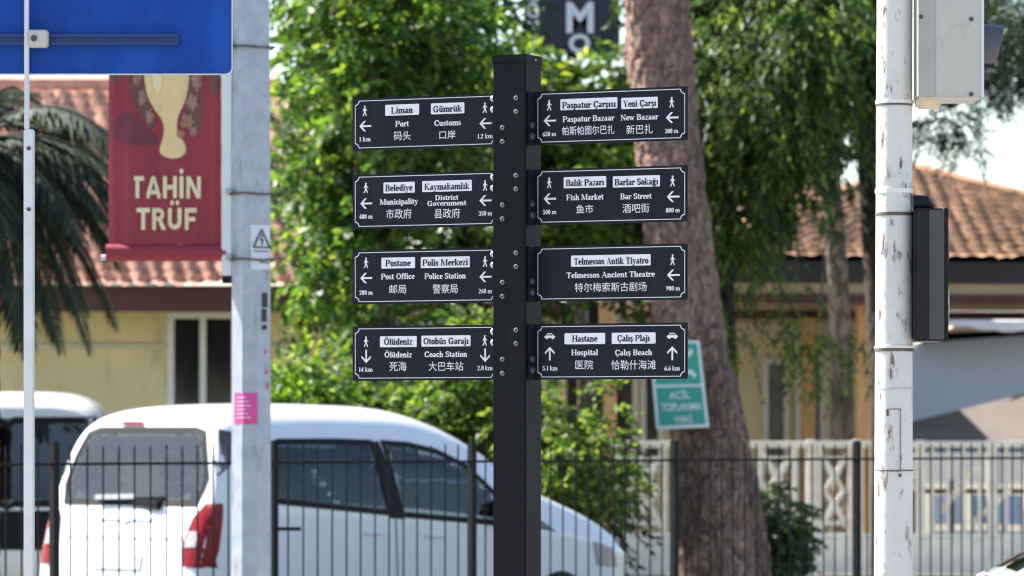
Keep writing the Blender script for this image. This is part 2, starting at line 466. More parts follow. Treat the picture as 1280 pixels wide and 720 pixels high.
# ---- left house
hb = thing('house', 'yellow rendered house with pink clay tiled roof behind the white van', 'house', (-4.5, 50, 0))
wall = MB(); wall.box((-5.2, 52.0, 1.4875), (9.6, 8, 2.975)); wall.build('wall', M['yellow_wall'], hb)
b_ = MB(); xw = at(256, 0, 48).x
for (xa_, xb_) in ((-10.0, -7.3), (-5.9, xw - .43), (xw + .43, -.4)): b_.box(((xa_+xb_)/2, 47.985, at(0, 433, 48).z), (xb_-xa_, .05, .05))
b_.box((-5.2, 47.985, .25), (9.62, .06, .5)); b_.build('wall_band', M['wall_band'], hb)
eZ = at(0, 366, 47.2).z
rx0, rx1 = -10.8, -1.2
rZ = at(0, 114, 51.8).z
V, Fc = tile_slope((rx0, 47.2, eZ), (rx1 + .2, 47.2, eZ), (rx0 + 3, 51.8, rZ), (rx1 - 1.6, 51.8, rZ), row=.24, col=.19, amp=.045, step=.085)
rf = raw_mesh('roof', V, Fc, M['tile'], hb)
V, Fc = tile_slope((rx1 + .2, 47.2, eZ), (rx1 + .2, 56.4, eZ), (rx1 - 1.6, 51.8, rZ), (rx1 - 1.6, 51.81, rZ), row=.24, col=.19, amp=.045, step=.085)
raw_mesh('side_roof', V, Fc, M['tile'], hb)
mb = MB(); mb.tube([(rx0 + 3, 51.8, rZ + .05), (rx1 - 1.6, 51.8, rZ + .05)], .12, 8); mb.tube([(rx1 - 1.6, 51.8, rZ + .05), (rx1 + .2, 47.2, eZ + .07)], .10, 8)
mb.build('ridge_tile', M['tile'], hb)
mb = MB(); mb.box(((rx0 + rx1 + .2)/2, 47.3, eZ - .06), (rx1 + .2 - rx0, .06, .28)); mb.box(((rx0 + rx1 + .2)/2, 47.72, eZ - .14), (rx1 + .18 - rx0, .78, .04)); mb.box((rx1+.12, 51.8, eZ - .10), (.06, 9.0, .19))
mb.build('fascia', M['fascia_red'], hb)
wc = at(256, 452, 47.98)
window(hb, (wc.x - .02, 48.0, wc.z - .02), .70, 1.05, 2)
window(hb, (-6.6, 48.0, wc.z - .02), .9, 1.05, 2)

# ---- pale building behind the trees
pb = thing('building', 'pale yellow building with tall dark windows behind the balustrade', 'building', (2.2, 58, 0))
bx0, bx1 = at(560, 0, 57).x, at(1120, 0, 57).x
wall = MB(); wall.box(((bx0+bx1)/2, 60, 1.65), (bx1 - bx0, 6, 3.3)); wall.build('wall', M['pale_wall'], pb)
eZ2 = at(0, 384, 56.2).z
V, Fc = tile_slope((bx0 - .5, 56.2, eZ2 + .1), (bx1 + .4, 56.2, eZ2 + .1), (bx0 + 1.2, 60, eZ2 + 2.2), (bx1 - 1.2, 60, eZ2 + 2.2), row=.32, col=.22, amp=.05)
raw_mesh('roof', V, Fc, M['tile'], pb)
mb = MB(); mb.box(((bx0+bx1)/2, 56.3, eZ2 - .02), (bx1 - bx0 + .9, .08, .2)); mb.box(((bx0+bx1)/2, 56.65, eZ2 - .06), (bx1 - bx0 + .86, .7, .04)); mb.build('fascia', M['fascia_red'], pb)
mb = MB(); mb.box(((bx0+bx1)/2, 56.26, eZ2 - .17), (bx1 - bx0 + .8, .05, .08)); mb.build('eave_board', M['fascia_beige'], pb)
for px, w, kind in ((765, 58, 'pane'), (815, 22, 'pane'), (970, 26, 'pane_grey'), (1015, 26, 'pane'), (640, 50, 'pane')):
    c = at(px, 505, 57)
    window(pb, (c.x, 57.0, c.z - .12), w/96, 1.35, 2 if w > 40 else 1, kind)
mb = MB()
for px in (998, 1003):
    c = at(px, 480, 56.9); mb.tube([(c.x, 56.9, .3), (c.x, 56.9, 3.1)], .035, 8)
mb.build('downpipe', M['frame_white'], pb, smooth=True)

# ---- shop sign high behind the trees
sg = thing('shop_sign', 'black upright sign with white sideways letters glimpsed high between the leaves', 'sign', (at(705, 542, 50).x, 50, 0))
c0, c1 = at(655, -70, 50), at(775, 66, 50)
mb = MB(); mb.box(((c0.x+c1.x)/2, 50.1, (c0.z+c1.z)/2), (c1.x-c0.x, .12, c0.z-c1.z)); mb.build('panel', M['shop_black'], sg)
mb = MB(); mb.tube([((c0.x+c1.x)/2, 50.2, 0), ((c0.x+c1.x)/2, 50.2, c0.z - .1)], .07, 10); mb.build('post', M['signal_black'], sg, smooth=True)

# ------------------------------------------------------------------ text
def text_mesh(body, bold=0.0, res=3):
    cu = bpy.data.curves.new('text', 'FONT'); cu.body = body; cu.size = 1.0; cu.offset = bold; cu.resolution_u = res
    cu.align_x = 'LEFT'
    o = bpy.data.objects.new('text', cu); COL.objects.link(o)
    dg = bpy.context.evaluated_depsgraph_get()
    me = bpy.data.meshes.new_from_object(o.evaluated_get(dg))
    V = [Vector((v.co.x, v.co.y)) for v in me.vertices]; Fs = [list(p.vertices) for p in me.polygons]
    bpy.data.objects.remove(o); bpy.data.curves.remove(cu); bpy.data.meshes.remove(me)
    return V, Fs

def fit(V, x0, x1, y0, y1):
    if not V: return V
    ax, bx = min(v.x for v in V), max(v.x for v in V); ay, by = min(v.y for v in V), max(v.y for v in V)
    return [Vector((x0 + (v.x-ax)/(bx-ax+1e-9)*(x1-x0), y0 + (v.y-ay)/(by-ay+1e-9)*(y1-y0))) for v in V]

def hull(pts):
    pts = sorted(set((round(p[0], 6), round(p[1], 6)) for p in pts))
    def half(ps):
        h = []
        for p in ps:
            while len(h) > 1 and (h[-1][0]-h[-2][0])*(p[1]-h[-2][1]) - (h[-1][1]-h[-2][1])*(p[0]-h[-2][0]) <= 0: h.pop()
            h.append(p)
        return h
    a = half(pts); b = half(pts[::-1])
    return a[:-1] + b[:-1]

NW, NH = .066, .024          # broad nib: thick upright strokes, thin level ones
def nib(pts, w=NW, h=NH):
    out = []
    for a, b in zip(pts[:-1], pts[1:]):
        q = []
        for p in (a, b):
            q += [(p[0]-w, p[1]-h*.4), (p[0]-w*.6, p[1]-h), (p[0]+w*.6, p[1]-h), (p[0]+w, p[1]-h*.4),
                  (p[0]+w, p[1]+h*.4), (p[0]+w*.6, p[1]+h), (p[0]-w*.6, p[1]+h), (p[0]-w, p[1]+h*.4)]
        out.append(hull(q))
    return out
def rnib(pts, r):
    out = []
    for a, b in zip(pts[:-1], pts[1:]):
        q = []
        for p in (a, b):
            q += [(p[0]+r*math.cos(t*math.pi/4), p[1]+r*math.sin(t*math.pi/4)) for t in range(8)]
        out.append(hull(q))
    return out
def rect(x0, y0, x1, y1): return [[(x0,y0),(x1,y0),(x1,y1),(x0,y1)]]
def stem(x, y0, y1, bot=1, top=0, w=NW):
    o = rect(x-w, y0, x+w, y1)
    if bot: o += rect(x-w-.055, y0, x+w+.055, y0+.036)
    if top == 1: o += rect(x-w-.055, y1-.036, x+w+.055, y1)
    if top == 2: o += [[(x-w-.07, y1-.05), (x-w, y1-.07), (x, y1), (x-w+.02, y1)]]
    return o
def arc(cx, cy, rx, ry, a0, a1, n=10):
    return [(cx+rx*math.cos(R(a0+(a1-a0)*i/n)), cy+ry*math.sin(R(a0+(a1-a0)*i/n))) for i in range(n+1)]
def dot(x, y, r=.06): return [[(x+r*math.cos(t*math.pi/4), y+r*math.sin(t*math.pi/4)) for t in range(8)]]
XH, CP = .46, .68
xm = XH/2; xr = XH/2-NH
cr_ = CP/2-NH
def ring(cx, rx, mid, ry): return nib(arc(cx, mid, rx, ry, 0, 360, 20))
G = {}
def g(ch, adv, polys): G[ch] = (adv, polys)
g('a', .46, nib(arc(.21, .35, .11, .086, 140, 0, 7), .055) + rect(.32-.06, .08, .32+.06, .36) + nib(arc(.19, .13, .115, .105, 70, 300, 9), .06) + nib([(.33,.07),(.41,.03)], .03))
g('b', .52, stem(.11, 0, .70, 0, 2) + nib(arc(.27, xm, .15, xr, 130, -130, 12)))
g('c', .42, nib(arc(.23, xm, .15, xr, 45, 320, 12)) + dot(.34, .36, .055))
g('d', .52, stem(.39, 0, .70, 0, 2) + rect(.39, 0, .50, .036) + nib(arc(.25, xm, .15, xr, 50, 310, 12)))
g('e', .43, nib(arc(.23, xm, .15, xr, 10, 300, 14), .062) + rect(.12, xm-.015, .41, xm+.035))
g('f', .33, stem(.14, 0, .56, 1) + nib(arc(.24, .56, .10, .116, 180, 60, 6)) + rect(.02, XH-.04, .30, XH) + dot(.30, .62, .05))
g('g', .48, ring(.21, .11, .31, .126) + nib([(.14,.19),(.11,.12),(.20,.08),(.33,.07),(.38,.0)]) + nib(arc(.22, -.07, .16, .09, 60, -240, 12)) + rect(.30, .40, .47, .45))
g('h', .54, stem(.12, 0, .70, 1, 2) + stem(.40, 0, .33, 1) + nib(arc(.27, .31, .13, .126, 160, 0, 7)))
g('ı', .28, stem(.14, 0, XH, 1, 2))
g('i', .28, G['ı'][1] + dot(.13, .60, .07))
g('j', .28, rect(.13-NW+.01, -.06, .13+NW+.01, XH) + nib(arc(.05, -.06, .09, .10, 0, -120, 6)) + dot(.13, .60, .07))
g('k', .54, stem(.12, 0, .70, 1, 2) + rnib([(.18,.19),(.40,.43)], .022) + nib([(.24,.24),(.43,.03)], .06, .02) + rect(.34, 0, .55, .036) + rect(.30, XH-.036, .50, XH))
g('l', .28, stem(.14, 0, .70, 1, 2))
g('n', .54, stem(.12, 0, XH, 1, 2) + stem(.40, 0, .33, 1) + nib(arc(.27, .31, .13, .126, 160, 0, 7)))
g('m', .82, stem(.12, 0, XH, 1, 2) + stem(.41, 0, .33, 1) + stem(.70, 0, .33, 1) + nib(arc(.27, .31, .14, .126, 160, 0, 7)) + nib(arc(.56, .31, .14, .126, 160, 0, 7)))
g('o', .48, ring(.24, .155, xm, xr))
g('p', .52, stem(.12, -.20, XH, 1, 2) + nib(arc(.26, xm, .16, xr, 130, -130, 12)))
g('r', .40, stem(.12, 0, XH, 1, 2) + nib(arc(.30, .29, .13, .13, 170, 60, 5)) + dot(.35, .39, .06))
g('s', .38, nib(arc(.19, .335, .11, .10, 30, 240, 8) + arc(.19, .125, .11, .10, 60, -150, 8), .055))
g('t', .32, rect(.14-NW, .08, .14+NW, .58) + nib(arc(.22, .10, .08, .076, 180, 300, 5), .05) + rect(.02, XH-.04, .29, XH))
g('u', .54, rect(.12-NW, .14, .12+NW, XH) + rect(.0, XH-.036, .12, XH) + nib(arc(.25, .14, .13, .116, 180, 330, 7)) + stem(.40, 0, XH, 0) + rect(.29, XH-.036, .40, XH) + rect(.40, 0, .52, .036))
g('v', .50, nib([(.12, XH-.03), (.26, .03)], .062, .02) + rnib([(.26, .02), (.40, XH-.03)], .022) + rect(0, XH-.036, .22, XH) + rect(.32, XH-.036, .49, XH))
g('w', .72, nib([(.12, XH-.03), (.23, .03)], .06, .02) + rnib([(.23,.02),(.35,XH-.05)], .022) + nib([(.35, XH-.03), (.48, .03)], .06, .02) + rnib([(.48,.02),(.61,XH-.03)], .022) + rect(0, XH-.036, .22, XH) + rect(.53, XH-.036, .70, XH))
g('y', .50, nib([(.12, XH-.03), (.26, .05)], .062, .02) + rnib([(.40, XH-.03), (.24, -.08), (.16, -.17), (.07, -.16)], .026) + rect(0, XH-.036, .22, XH) + rect(.32, XH-.036, .49, XH) + dot(.08, -.14, .05))
g('z', .43, rect(.04, XH-.045, .39, XH) + rect(.04, 0, .40, .045) + nib([(.30, XH-.04), (.12, .04)], .06, .02))
g('x', .48, nib([(.10, XH-.03), (.38, .03)], .06, .02) + rnib([(.38, XH-.03), (.10, .03)], .022))
def two_dots(cx, y): return dot(cx-.10, y, .058) + dot(cx+.10, y, .058)
g('ö', .48, G['o'][1] + two_dots(.24, .60)); g('ü', .54, G['u'][1] + two_dots(.26, .60))
def ced(cx): return rnib([(cx, .0), (cx+.05, -.08), (cx+.0, -.16), (cx-.07, -.15)], .028)
g('ç', .42, G['c'][1] + ced(.24)); g('ş', .38, G['s'][1] + ced(.19))
g('ğ', .48, G['g'][1] + rnib(arc(.22, .66, .11, .09, 190, 350, 6), .025))
g('A', .70, rnib([(.08, .02), (.33, .66)], .022) + nib([(.33, .66), (.58, .03)], .072, .02) + rect(.17, .20, .48, .235) + rect(.0, 0, .18, .034) + rect(.46, 0, .70, .034))
g('B', .66, stem(.14, 0, CP, 1, 1) + nib(arc(.36, .51, .15, .146, 90, -90, 8)) + nib(arc(.37, .19, .18, .166, 90, -90, 8)) + rect(.1, CP-.04, .37, CP) + rect(.1, 0, .38, .04) + rect(.14, .335, .38, .37))
g('C', .68, nib(arc(.36, .34, .25, cr_, 40, 320, 14)) + rect(.58, .45, .62, .66) + rect(.58, .05, .61, .20))
g('D', .72, stem(.14, 0, CP, 1, 1) + nib(arc(.34, .34, .26, cr_, 90, -90, 12)) + rect(.1, CP-.04, .36, CP) + rect(.1, 0, .36, .04))
g('F', .60, stem(.14, 0, CP, 1, 1) + rect(.1, CP-.042, .55, CP) + rect(.14, .33, .40, .37) + rect(.515, .50, .555, CP) + rect(.385, .25, .42, .45))
g('G', .76, nib(arc(.36, .34, .25, cr_, 40, 330, 14)) + rect(.58, .45, .62, .66) + rect(.52, .03, .65, .30) + rect(.44, .28, .74, .315))
g('H', .76, stem(.15, 0, CP, 1, 1) + stem(.60, 0, CP, 1, 1) + rect(.15, .32, .60, .36))
g('K', .74, stem(.14, 0, CP, 1, 1) + rnib([(.20,.28),(.58,.65)], .024) + nib([(.30,.38),(.60,.03)], .078, .02) + rect(.47, 0, .76, .036) + rect(.46, CP-.036, .70, CP))
g('L', .62, stem(.14, 0, CP, 1, 1) + rect(.1, 0, .56, .042) + rect(.525, 0, .565, .20))
g('M', .92, rect(.12-.022, 0, .12+.022, CP) + rect(.02, 0, .23, .034) + rect(.02, CP-.034, .2, CP) + nib([(.17, CP-.03), (.44, .05)], .075, .02) + rnib([(.44, .03), (.72, CP-.03)], .022) + stem(.76, 0, CP, 1, 1))
g('N', .74, rect(.12-.022, 0, .12+.022, CP) + rect(.02, 0, .23, .034) + rect(.02, CP-.034, .2, CP) + nib([(.16, CP-.03), (.58, .04)], .075, .02) + rect(.58, 0, .625, CP) + rect(.49, CP-.034, .72, CP))
g('O', .74, ring(.37, .27, .34, cr_)); g('Ö', .74, G['O'][1] + two_dots(.37, .80))
g('Ç', .68, G['C'][1] + ced(.37))
g('P', .62, stem(.14, 0, CP, 1, 1) + nib(arc(.36, .49, .18, .166, 90, -90, 8)) + rect(.1, CP-.04, .37, CP) + rect(.14, .30, .37, .34))
g('S', .54, nib(arc(.27, .50, .17, .155, 35, 250, 9) + arc(.27, .18, .18, .155, 70, -150, 9)) + rect(.43, .48, .465, .67) + rect(.06, .02, .095, .21))
g('T', .64, stem(.32, 0, CP, 1, 0) + rect(.04, CP-.042, .60, CP) + rect(.03, .50, .07, CP) + rect(.57, .50, .61, CP))
g('Y', .68, nib([(.13, CP-.03), (.35, .30)], .072, .02) + rnib([(.37, .30), (.56, CP-.03)], .024) + stem(.36, 0, .33, 1, 0) + rect(0, CP-.034, .26, CP) + rect(.46, CP-.034, .68, CP))
g('0', .48, ring(.24, .15, .34, cr_)); g('1', .40, stem(.22, 0, CP, 1, 2))
g('2', .48, nib(arc(.22, .50, .15, .156, 170, -20, 8) + [(.10, .05)], .06) + rect(.04, 0, .43, .07))
g('3', .48, nib(arc(.21, .51, .14, .146, 150, -90, 8), .06) + nib(arc(.21, .19, .17, .166, 90, -150, 9), .06))
g('4', .50, rect(.28, 0, .41, CP) + rect(.02, .17, .48, .24) + rnib([(.06, .2), (.31, .65)], .026))
g('5', .48, nib(arc(.20, .22, .18, .196, 110, -150, 10), .06) + rect(.09, .38, .13, CP) + rect(.1, CP-.09, .42, CP))
g('6', .48, ring(.24, .15, .20, .176) + nib([(.10, .24), (.17, .50), (.38, .66)], .05, .022))
g('8', .48, ring(.24, .13, .51, .146) + ring(.24, .15, .18, .156)); g('9', .48, ring(.24, .15, .48, .176) + nib([(.38, .44), (.31, .18), (.10, .02)], .05, .022))
g('.', .22, dot(.11, .055, .065)); g(' ', .25, [])

def serif(s, track=.015):
    x = 0; out = []
    for ch in s:
        adv, polys = G[ch]
        out += [[(p[0]+x, p[1]) for p in q] for q in polys]
        x += adv + track
    return out

# ------------------------------------------------------------------ finger post
TH = R(26)
U = Vector((math.cos(TH), -math.sin(TH), 0)); B = Vector((math.sin(TH), math.cos(TH), 0)); Nn = -B
corner = Vector(((657-640)/F*14.4, 14.4, 0))
PW = .1195
sp = thing('signpost', 'black square signpost with eight bilingual direction boards in the foreground', 'signpost', tuple(corner - U*PW/2 + B*PW/2))
Zt = at(0, 69, 14.4).z
ctr = corner - U*PW/2 + B*PW/2
Mrot = Matrix((U, B, Vector((0,0,1)))).transposed()
mb = MB(); mb.bevbox((ctr.x, ctr.y, (Zt + .1)/2), (PW, PW, Zt - .1 - .012), .003, Mrot); post = mb.build('post', M['post_black'], sp, smooth=True)
mb = MB(); mb.bevbox((ctr.x, ctr.y, Zt - .010), (PW + .007, PW + .007, .028), .003, Mrot); mb.build('cap', M['post_black'], sp, smooth=True)
mb = MB(); mb.bevbox((ctr.x, ctr.y, .128), (.3, .3, .016), .003, Mrot); mb.build('base_plate', M['post_black'], sp)
p_ = corner + B*.062 ; mb = MB(); mb.tube([Vector((p_.x, p_.y, Zt - .011)), Vector((p_.x, p_.y, Zt - .011)) + U*.0075], .004, 8); mb.build('cap_screw', M['chrome'], sp)

P0 = corner + B*(PW/2 - .004)            # a point on the board plane
def onboard(px, py, lift=0.0):
    d = Vector(((px-640)/F, 1, (HZ-py)/F)); o = Vector((0,0,CAMZ))
    Q = P0 + Nn*lift
    t = (Q - o).dot(Nn) / d.dot(Nn)
    p = o + d*t
    return (p - P0).dot(U), p.z
def world_b(u, z, lift): 
    p = P0 + U*u + Nn*lift
    return Vector((p.x, p.y, z))

class Flat:
    """thin marks on a board: polygons in board (u,z) coordinates, each a hair above the last"""
    def __init__(s, lift): s.mb = MB(); s.l = lift; s.k = 0
    def poly(s, pts, step=True):
        s.k += 1
        s.mb.add([world_b(u, z, s.l + (s.k % 60)*.000018) for u, z in pts], [list(range(len(pts)))])
    def polys_fit(s, polys, x0, x1, yc, cap, bold=.012):
        """serif text whose cap height is cap photo pixels, squeezed into x0..x1"""
        ax = min(p[0] for q in polys for p in q); bx = max(p[0] for q in polys for p in q)
        u0, zc = onboard(x0, yc); u1, _ = onboard(x1, yc)
        _, za = onboard((x0+x1)/2, yc - cap/2); _, zb = onboard((x0+x1)/2, yc + cap/2); zc = (za+zb)/2
        sc = (za - zb)/CP
        sg2 = lambda a: (a > 1e-6) - (a < -1e-6)
        for q in polys:
            cx = sum(p[0] for p in q)/len(q); cy = sum(p[1] for p in q)/len(q)
            q = [(p[0] + bold*sg2(p[0]-cx), p[1] + bold*.7*sg2(p[1]-cy)) for p in q]
            s.poly([(u0 + (p[0]-ax)/(bx-ax)*(u1-u0), zc + (p[1]-CP/2)*sc) for p in q])
    def mesh(s, V, Fs):
        s.k += 1
        s.mb.add([world_b(v.x, v.y, s.l + .0002) for v in V], Fs)
    def cjk(s, body, x0, x1, y0, y1):
        V, Fs = text_mesh(body, 0.0, 4)
        xm_, ym_ = (x0+x1)/2, (y0+y1)/2
        u0, _ = onboard(x0, ym_); u1, _ = onboard(x1, ym_); _, z0 = onboard(xm_, y1); _, z1 = onboard(xm_, y0)
        s.mesh(fit(V, u0, u1, z0, z1), Fs)
    def build(s, name, m, parent): return s.mb.build(name, m, parent, fix=False)

S_PX = F/14.4
def walker(cx, cy, parent):
    f = Flat(.0009); u, z = onboard(cx, cy); k = .0355/2
    P = lambda pts: [(u + x*k, z + y*k) for x, y in pts]
    for q in dot(0.02, .82, .19): f.poly(P(q))
    for q in rnib([(.02, .50), (.0, .02)], .17): f.poly(P(q))
    for q in rnib([(.05, .0), (.17, -.42), (.34, -.88)], .105): f.poly(P(q))
    for q in rnib([(-.03, .0), (-.10, -.45), (-.34, -.88)], .105): f.poly(P(q))
    for q in rnib([(.0, .50), (-.25, .28), (-.33, -.02)], .075): f.poly(P(q))
    for q in rnib([(.04, .50), (.24, .22), (.46, .08)], .075): f.poly(P(q))
    f.build('walker_symbol', M['sign_white'], parent)
def arrow(cx, cy, d, parent):
    f = Flat(.0009); u, z = onboard(cx, cy); k = .0225
    rot = {'l': 0, 'd': 90, 'r': 180, 'u': 270}[d]
    ca, sa = math.cos(R(rot)), math.sin(R(rot))
    def P(pts): return [(u + (x*ca - y*sa)*k, z + (x*sa + y*ca)*k) for x, y in pts]
    w = .13
    f.poly(P([(-.80, -w), (1.0, -w), (1.0, w), (-.80, w)]))
    f.poly(P([(-1.0, 0), (-.62, 0), (.12, .78), (-.22, .78)]))
    f.poly(P([(-.22, -.78), (.12, -.78), (-.62, 0), (-1.0, 0)]))
    f.build('arrow', M['sign_white'], parent)
def car_symbol(cx, cy, parent):
    f = Flat(.0009); u, z = onboard(cx, cy); k = .019
    P = lambda pts: [(u + x*k, z + y*k) for x, y in pts]
    f.poly(P([(-1.0, -.25), (1.0, -.25), (1.0, .05), (.85, .16), (-.85, .16), (-1.0, .05)]))
    for q in rnib([(-.62, .16), (-.42, .5), (.34, .5), (.62, .16)], .075) + rnib([(-.05, .16), (-.05, .5)], .06): f.poly(P(q))
    for x in (-.55, .55):
        for q in dot(x, -.28, .2): f.poly(P(q))
    f.build('car_symbol', M['sign_white'], parent)

# every board: y at its centre row (left/right ends follow from the place), texts at their photo places
L_, R_ = (440.5, 632), (664.5, 859)
ROWS_L = {1: (124, 188), 2: (219, 286), 3: (313.5, 380), 4: (408.5, 475.5)}   # at photo column 442
boards = [
 ('L', 1, 'board reading Liman and Gümrük', [('Liman', 481.7, 524, 138, 489.3, 516.2), ('Gümrük', 538.9, 580.6, 136.2, 541.9, 577.7)],
  [('Port', 494.5, 511.3, 154.5), ('Customs', 543.2, 576.3, 153.4)], [('码头', 492.3, 513.4, 164, 175.3), ('口岸', 549.5, 569.5, 163, 173.7)],
  [('w', 456, 138.7, 'l', 456.8, 157.7, '1 km', 449.5, 463.5, 174), ('w', 606.1, 134.7, 'l', 607, 154.2, '1.2 km', 597.2, 616.1, 170.2)]),
 ('L', 2, 'board reading Belediye and Kaymakamlık', [('Belediye', 479.6, 518.6, 235, 482, 516), ('Kaymakamlık', 528, 589.9, 233.3, 531, 587)],
  [('Municipality', 475, 522.7, 252), ('District', 544.3, 573, 246.8), ('Government', 534.6, 583, 253.8)], [('市政府', 482.8, 514.5, 261, 273.4), ('县政府', 543, 575.2, 260.4, 272.9)],
  [('w', 457.4, 234.9, 'l', 457.9, 254.4, '400 m', 449, 466, 270.7), ('w', 606.4, 232, 'l', 607, 250.6, '350 m', 598.5, 615.3, 266.6)]),
 ('L', 3, 'board reading Postane and Polis Merkezi', [('Postane', 477, 518.9, 329, 482.3, 513.7), ('Polis Merkezi', 526.2, 587.4, 328.3, 528.6, 585.2)],
  [('Post Office', 476.6, 518.6, 345.4), ('Police Station', 531, 582.5, 344.9)], [('邮局', 487, 507.8, 355.7, 367), ('警察局', 541, 572.2, 355, 366.8)],
  [('w', 457.6, 328.6, 'l', 457.9, 347.6, '280 m', 449.5, 466, 365.7), ('w', 606.4, 327, 'l', 607, 346, '260 m', 598.5, 615.3, 363.8)]),
 ('L', 4, 'board reading Ölüdeniz and Otobüs Garajı', [('Ölüdeniz', 475.2, 521, 427.3, 480.5, 515.6), ('Otobüs Garajı', 527, 588.2, 426.5, 529.7, 586)],
  [('Ölüdeniz', 481, 515, 443.2), ('Coach Station', 531, 584.2, 442.7)], [('死海', 487, 508.3, 452, 464), ('大巴车站', 536, 579.3, 452, 463.5)],
  [('w', 457.6, 427.2, 'd', 457.9, 445.6, '14 km', 449, 466, 461.9), ('w', 606, 425.6, 'd', 606.6, 444, '2.8 km', 597, 615.9, 460)]),
 ('R', 1, 'board reading Paspatur Çarşısı and Yeni Çarşı', [('Paspatur Çarşısı', 700.7, 771.7, 131, 703.1, 770), ('Yeni Çarşı', 776.8, 822.3, 129.5, 779, 820.4)],
  [('Paspatur Bazaar', 703.7, 768.4, 148), ('New Bazaar', 776, 823.4, 146.3)], [('帕斯帕图尔巴扎', 702.9, 768.2, 157, 168.5), ('新巴扎', 783, 816, 155.8, 167.2)],
  [('w', 686.6, 131.7, 'l', 687.4, 150.9, '650 m', 678.5, 695.3, 167.5), ('w', 839.7, 127.9, 'l', 840.5, 146.9, '300 m', 831.3, 848, 163.7)]),
 ('R', 2, 'board reading Balık Pazarı and Barlar Sokağı', [('Balık Pazarı', 704.8, 757.9, 228.5, 707.7, 755.4), ('Barlar Sokağı', 766.3, 825, 227.5, 768.7, 822.9)],
  [('Fish Market', 708.3, 754.6, 246.3), ('Bar Street', 775.7, 814.7, 245.2)], [('鱼市', 720.5, 741.6, 255.8, 266.6), ('酒吧街', 778.4, 811.8, 254.4, 266)],
  [('w', 686.6, 228.7, 'l', 687.4, 248.5, '500 m', 678.5, 695.5, 265), ('w', 840.8, 226.3, 'l', 841.6, 245.8, '800 m', 832.6, 850, 262.6)]),
 ('R', 3, 'board reading Telmessos Antik Tiyatro', [('Telmessos Antik Tiyatro', 714, 813.4, 326.5, 717.8, 810.7)],
  [('Telmessos Ancient Theatre', 708.5, 818.8, 343.2)], [('特尔梅索斯古剧场', 718.6, 808.5, 353, 364.6)],
  [('w', 840.8, 324.8, 'l', 841.8, 343.8, '900 m', 833, 850.2, 360.3)]),
 ('R', 4, 'board reading Hastane and Çalış Plajı', [('Hastane', 705.8, 756.5, 423.5, 715.6, 747), ('Çalış Plajı', 764.9, 819.6, 423, 772.2, 812.3)],
  [('Hospital', 714.5, 747.6, 440.5), ('Çalış Beach', 769.2, 815.3, 440.5)], [('医院', 719.4, 741.6, 450, 461.6), ('恰勒什海滩', 764.4, 819.9, 450, 462)],
  [('c', 687.4, 420.7, 'u', 687.4, 442, '5.1 km', 678, 697, 460.3), ('c', 840.5, 420.2, 'u', 840.5, 441.6, '6.6 km', 830.7, 850, 460.3)]),
]
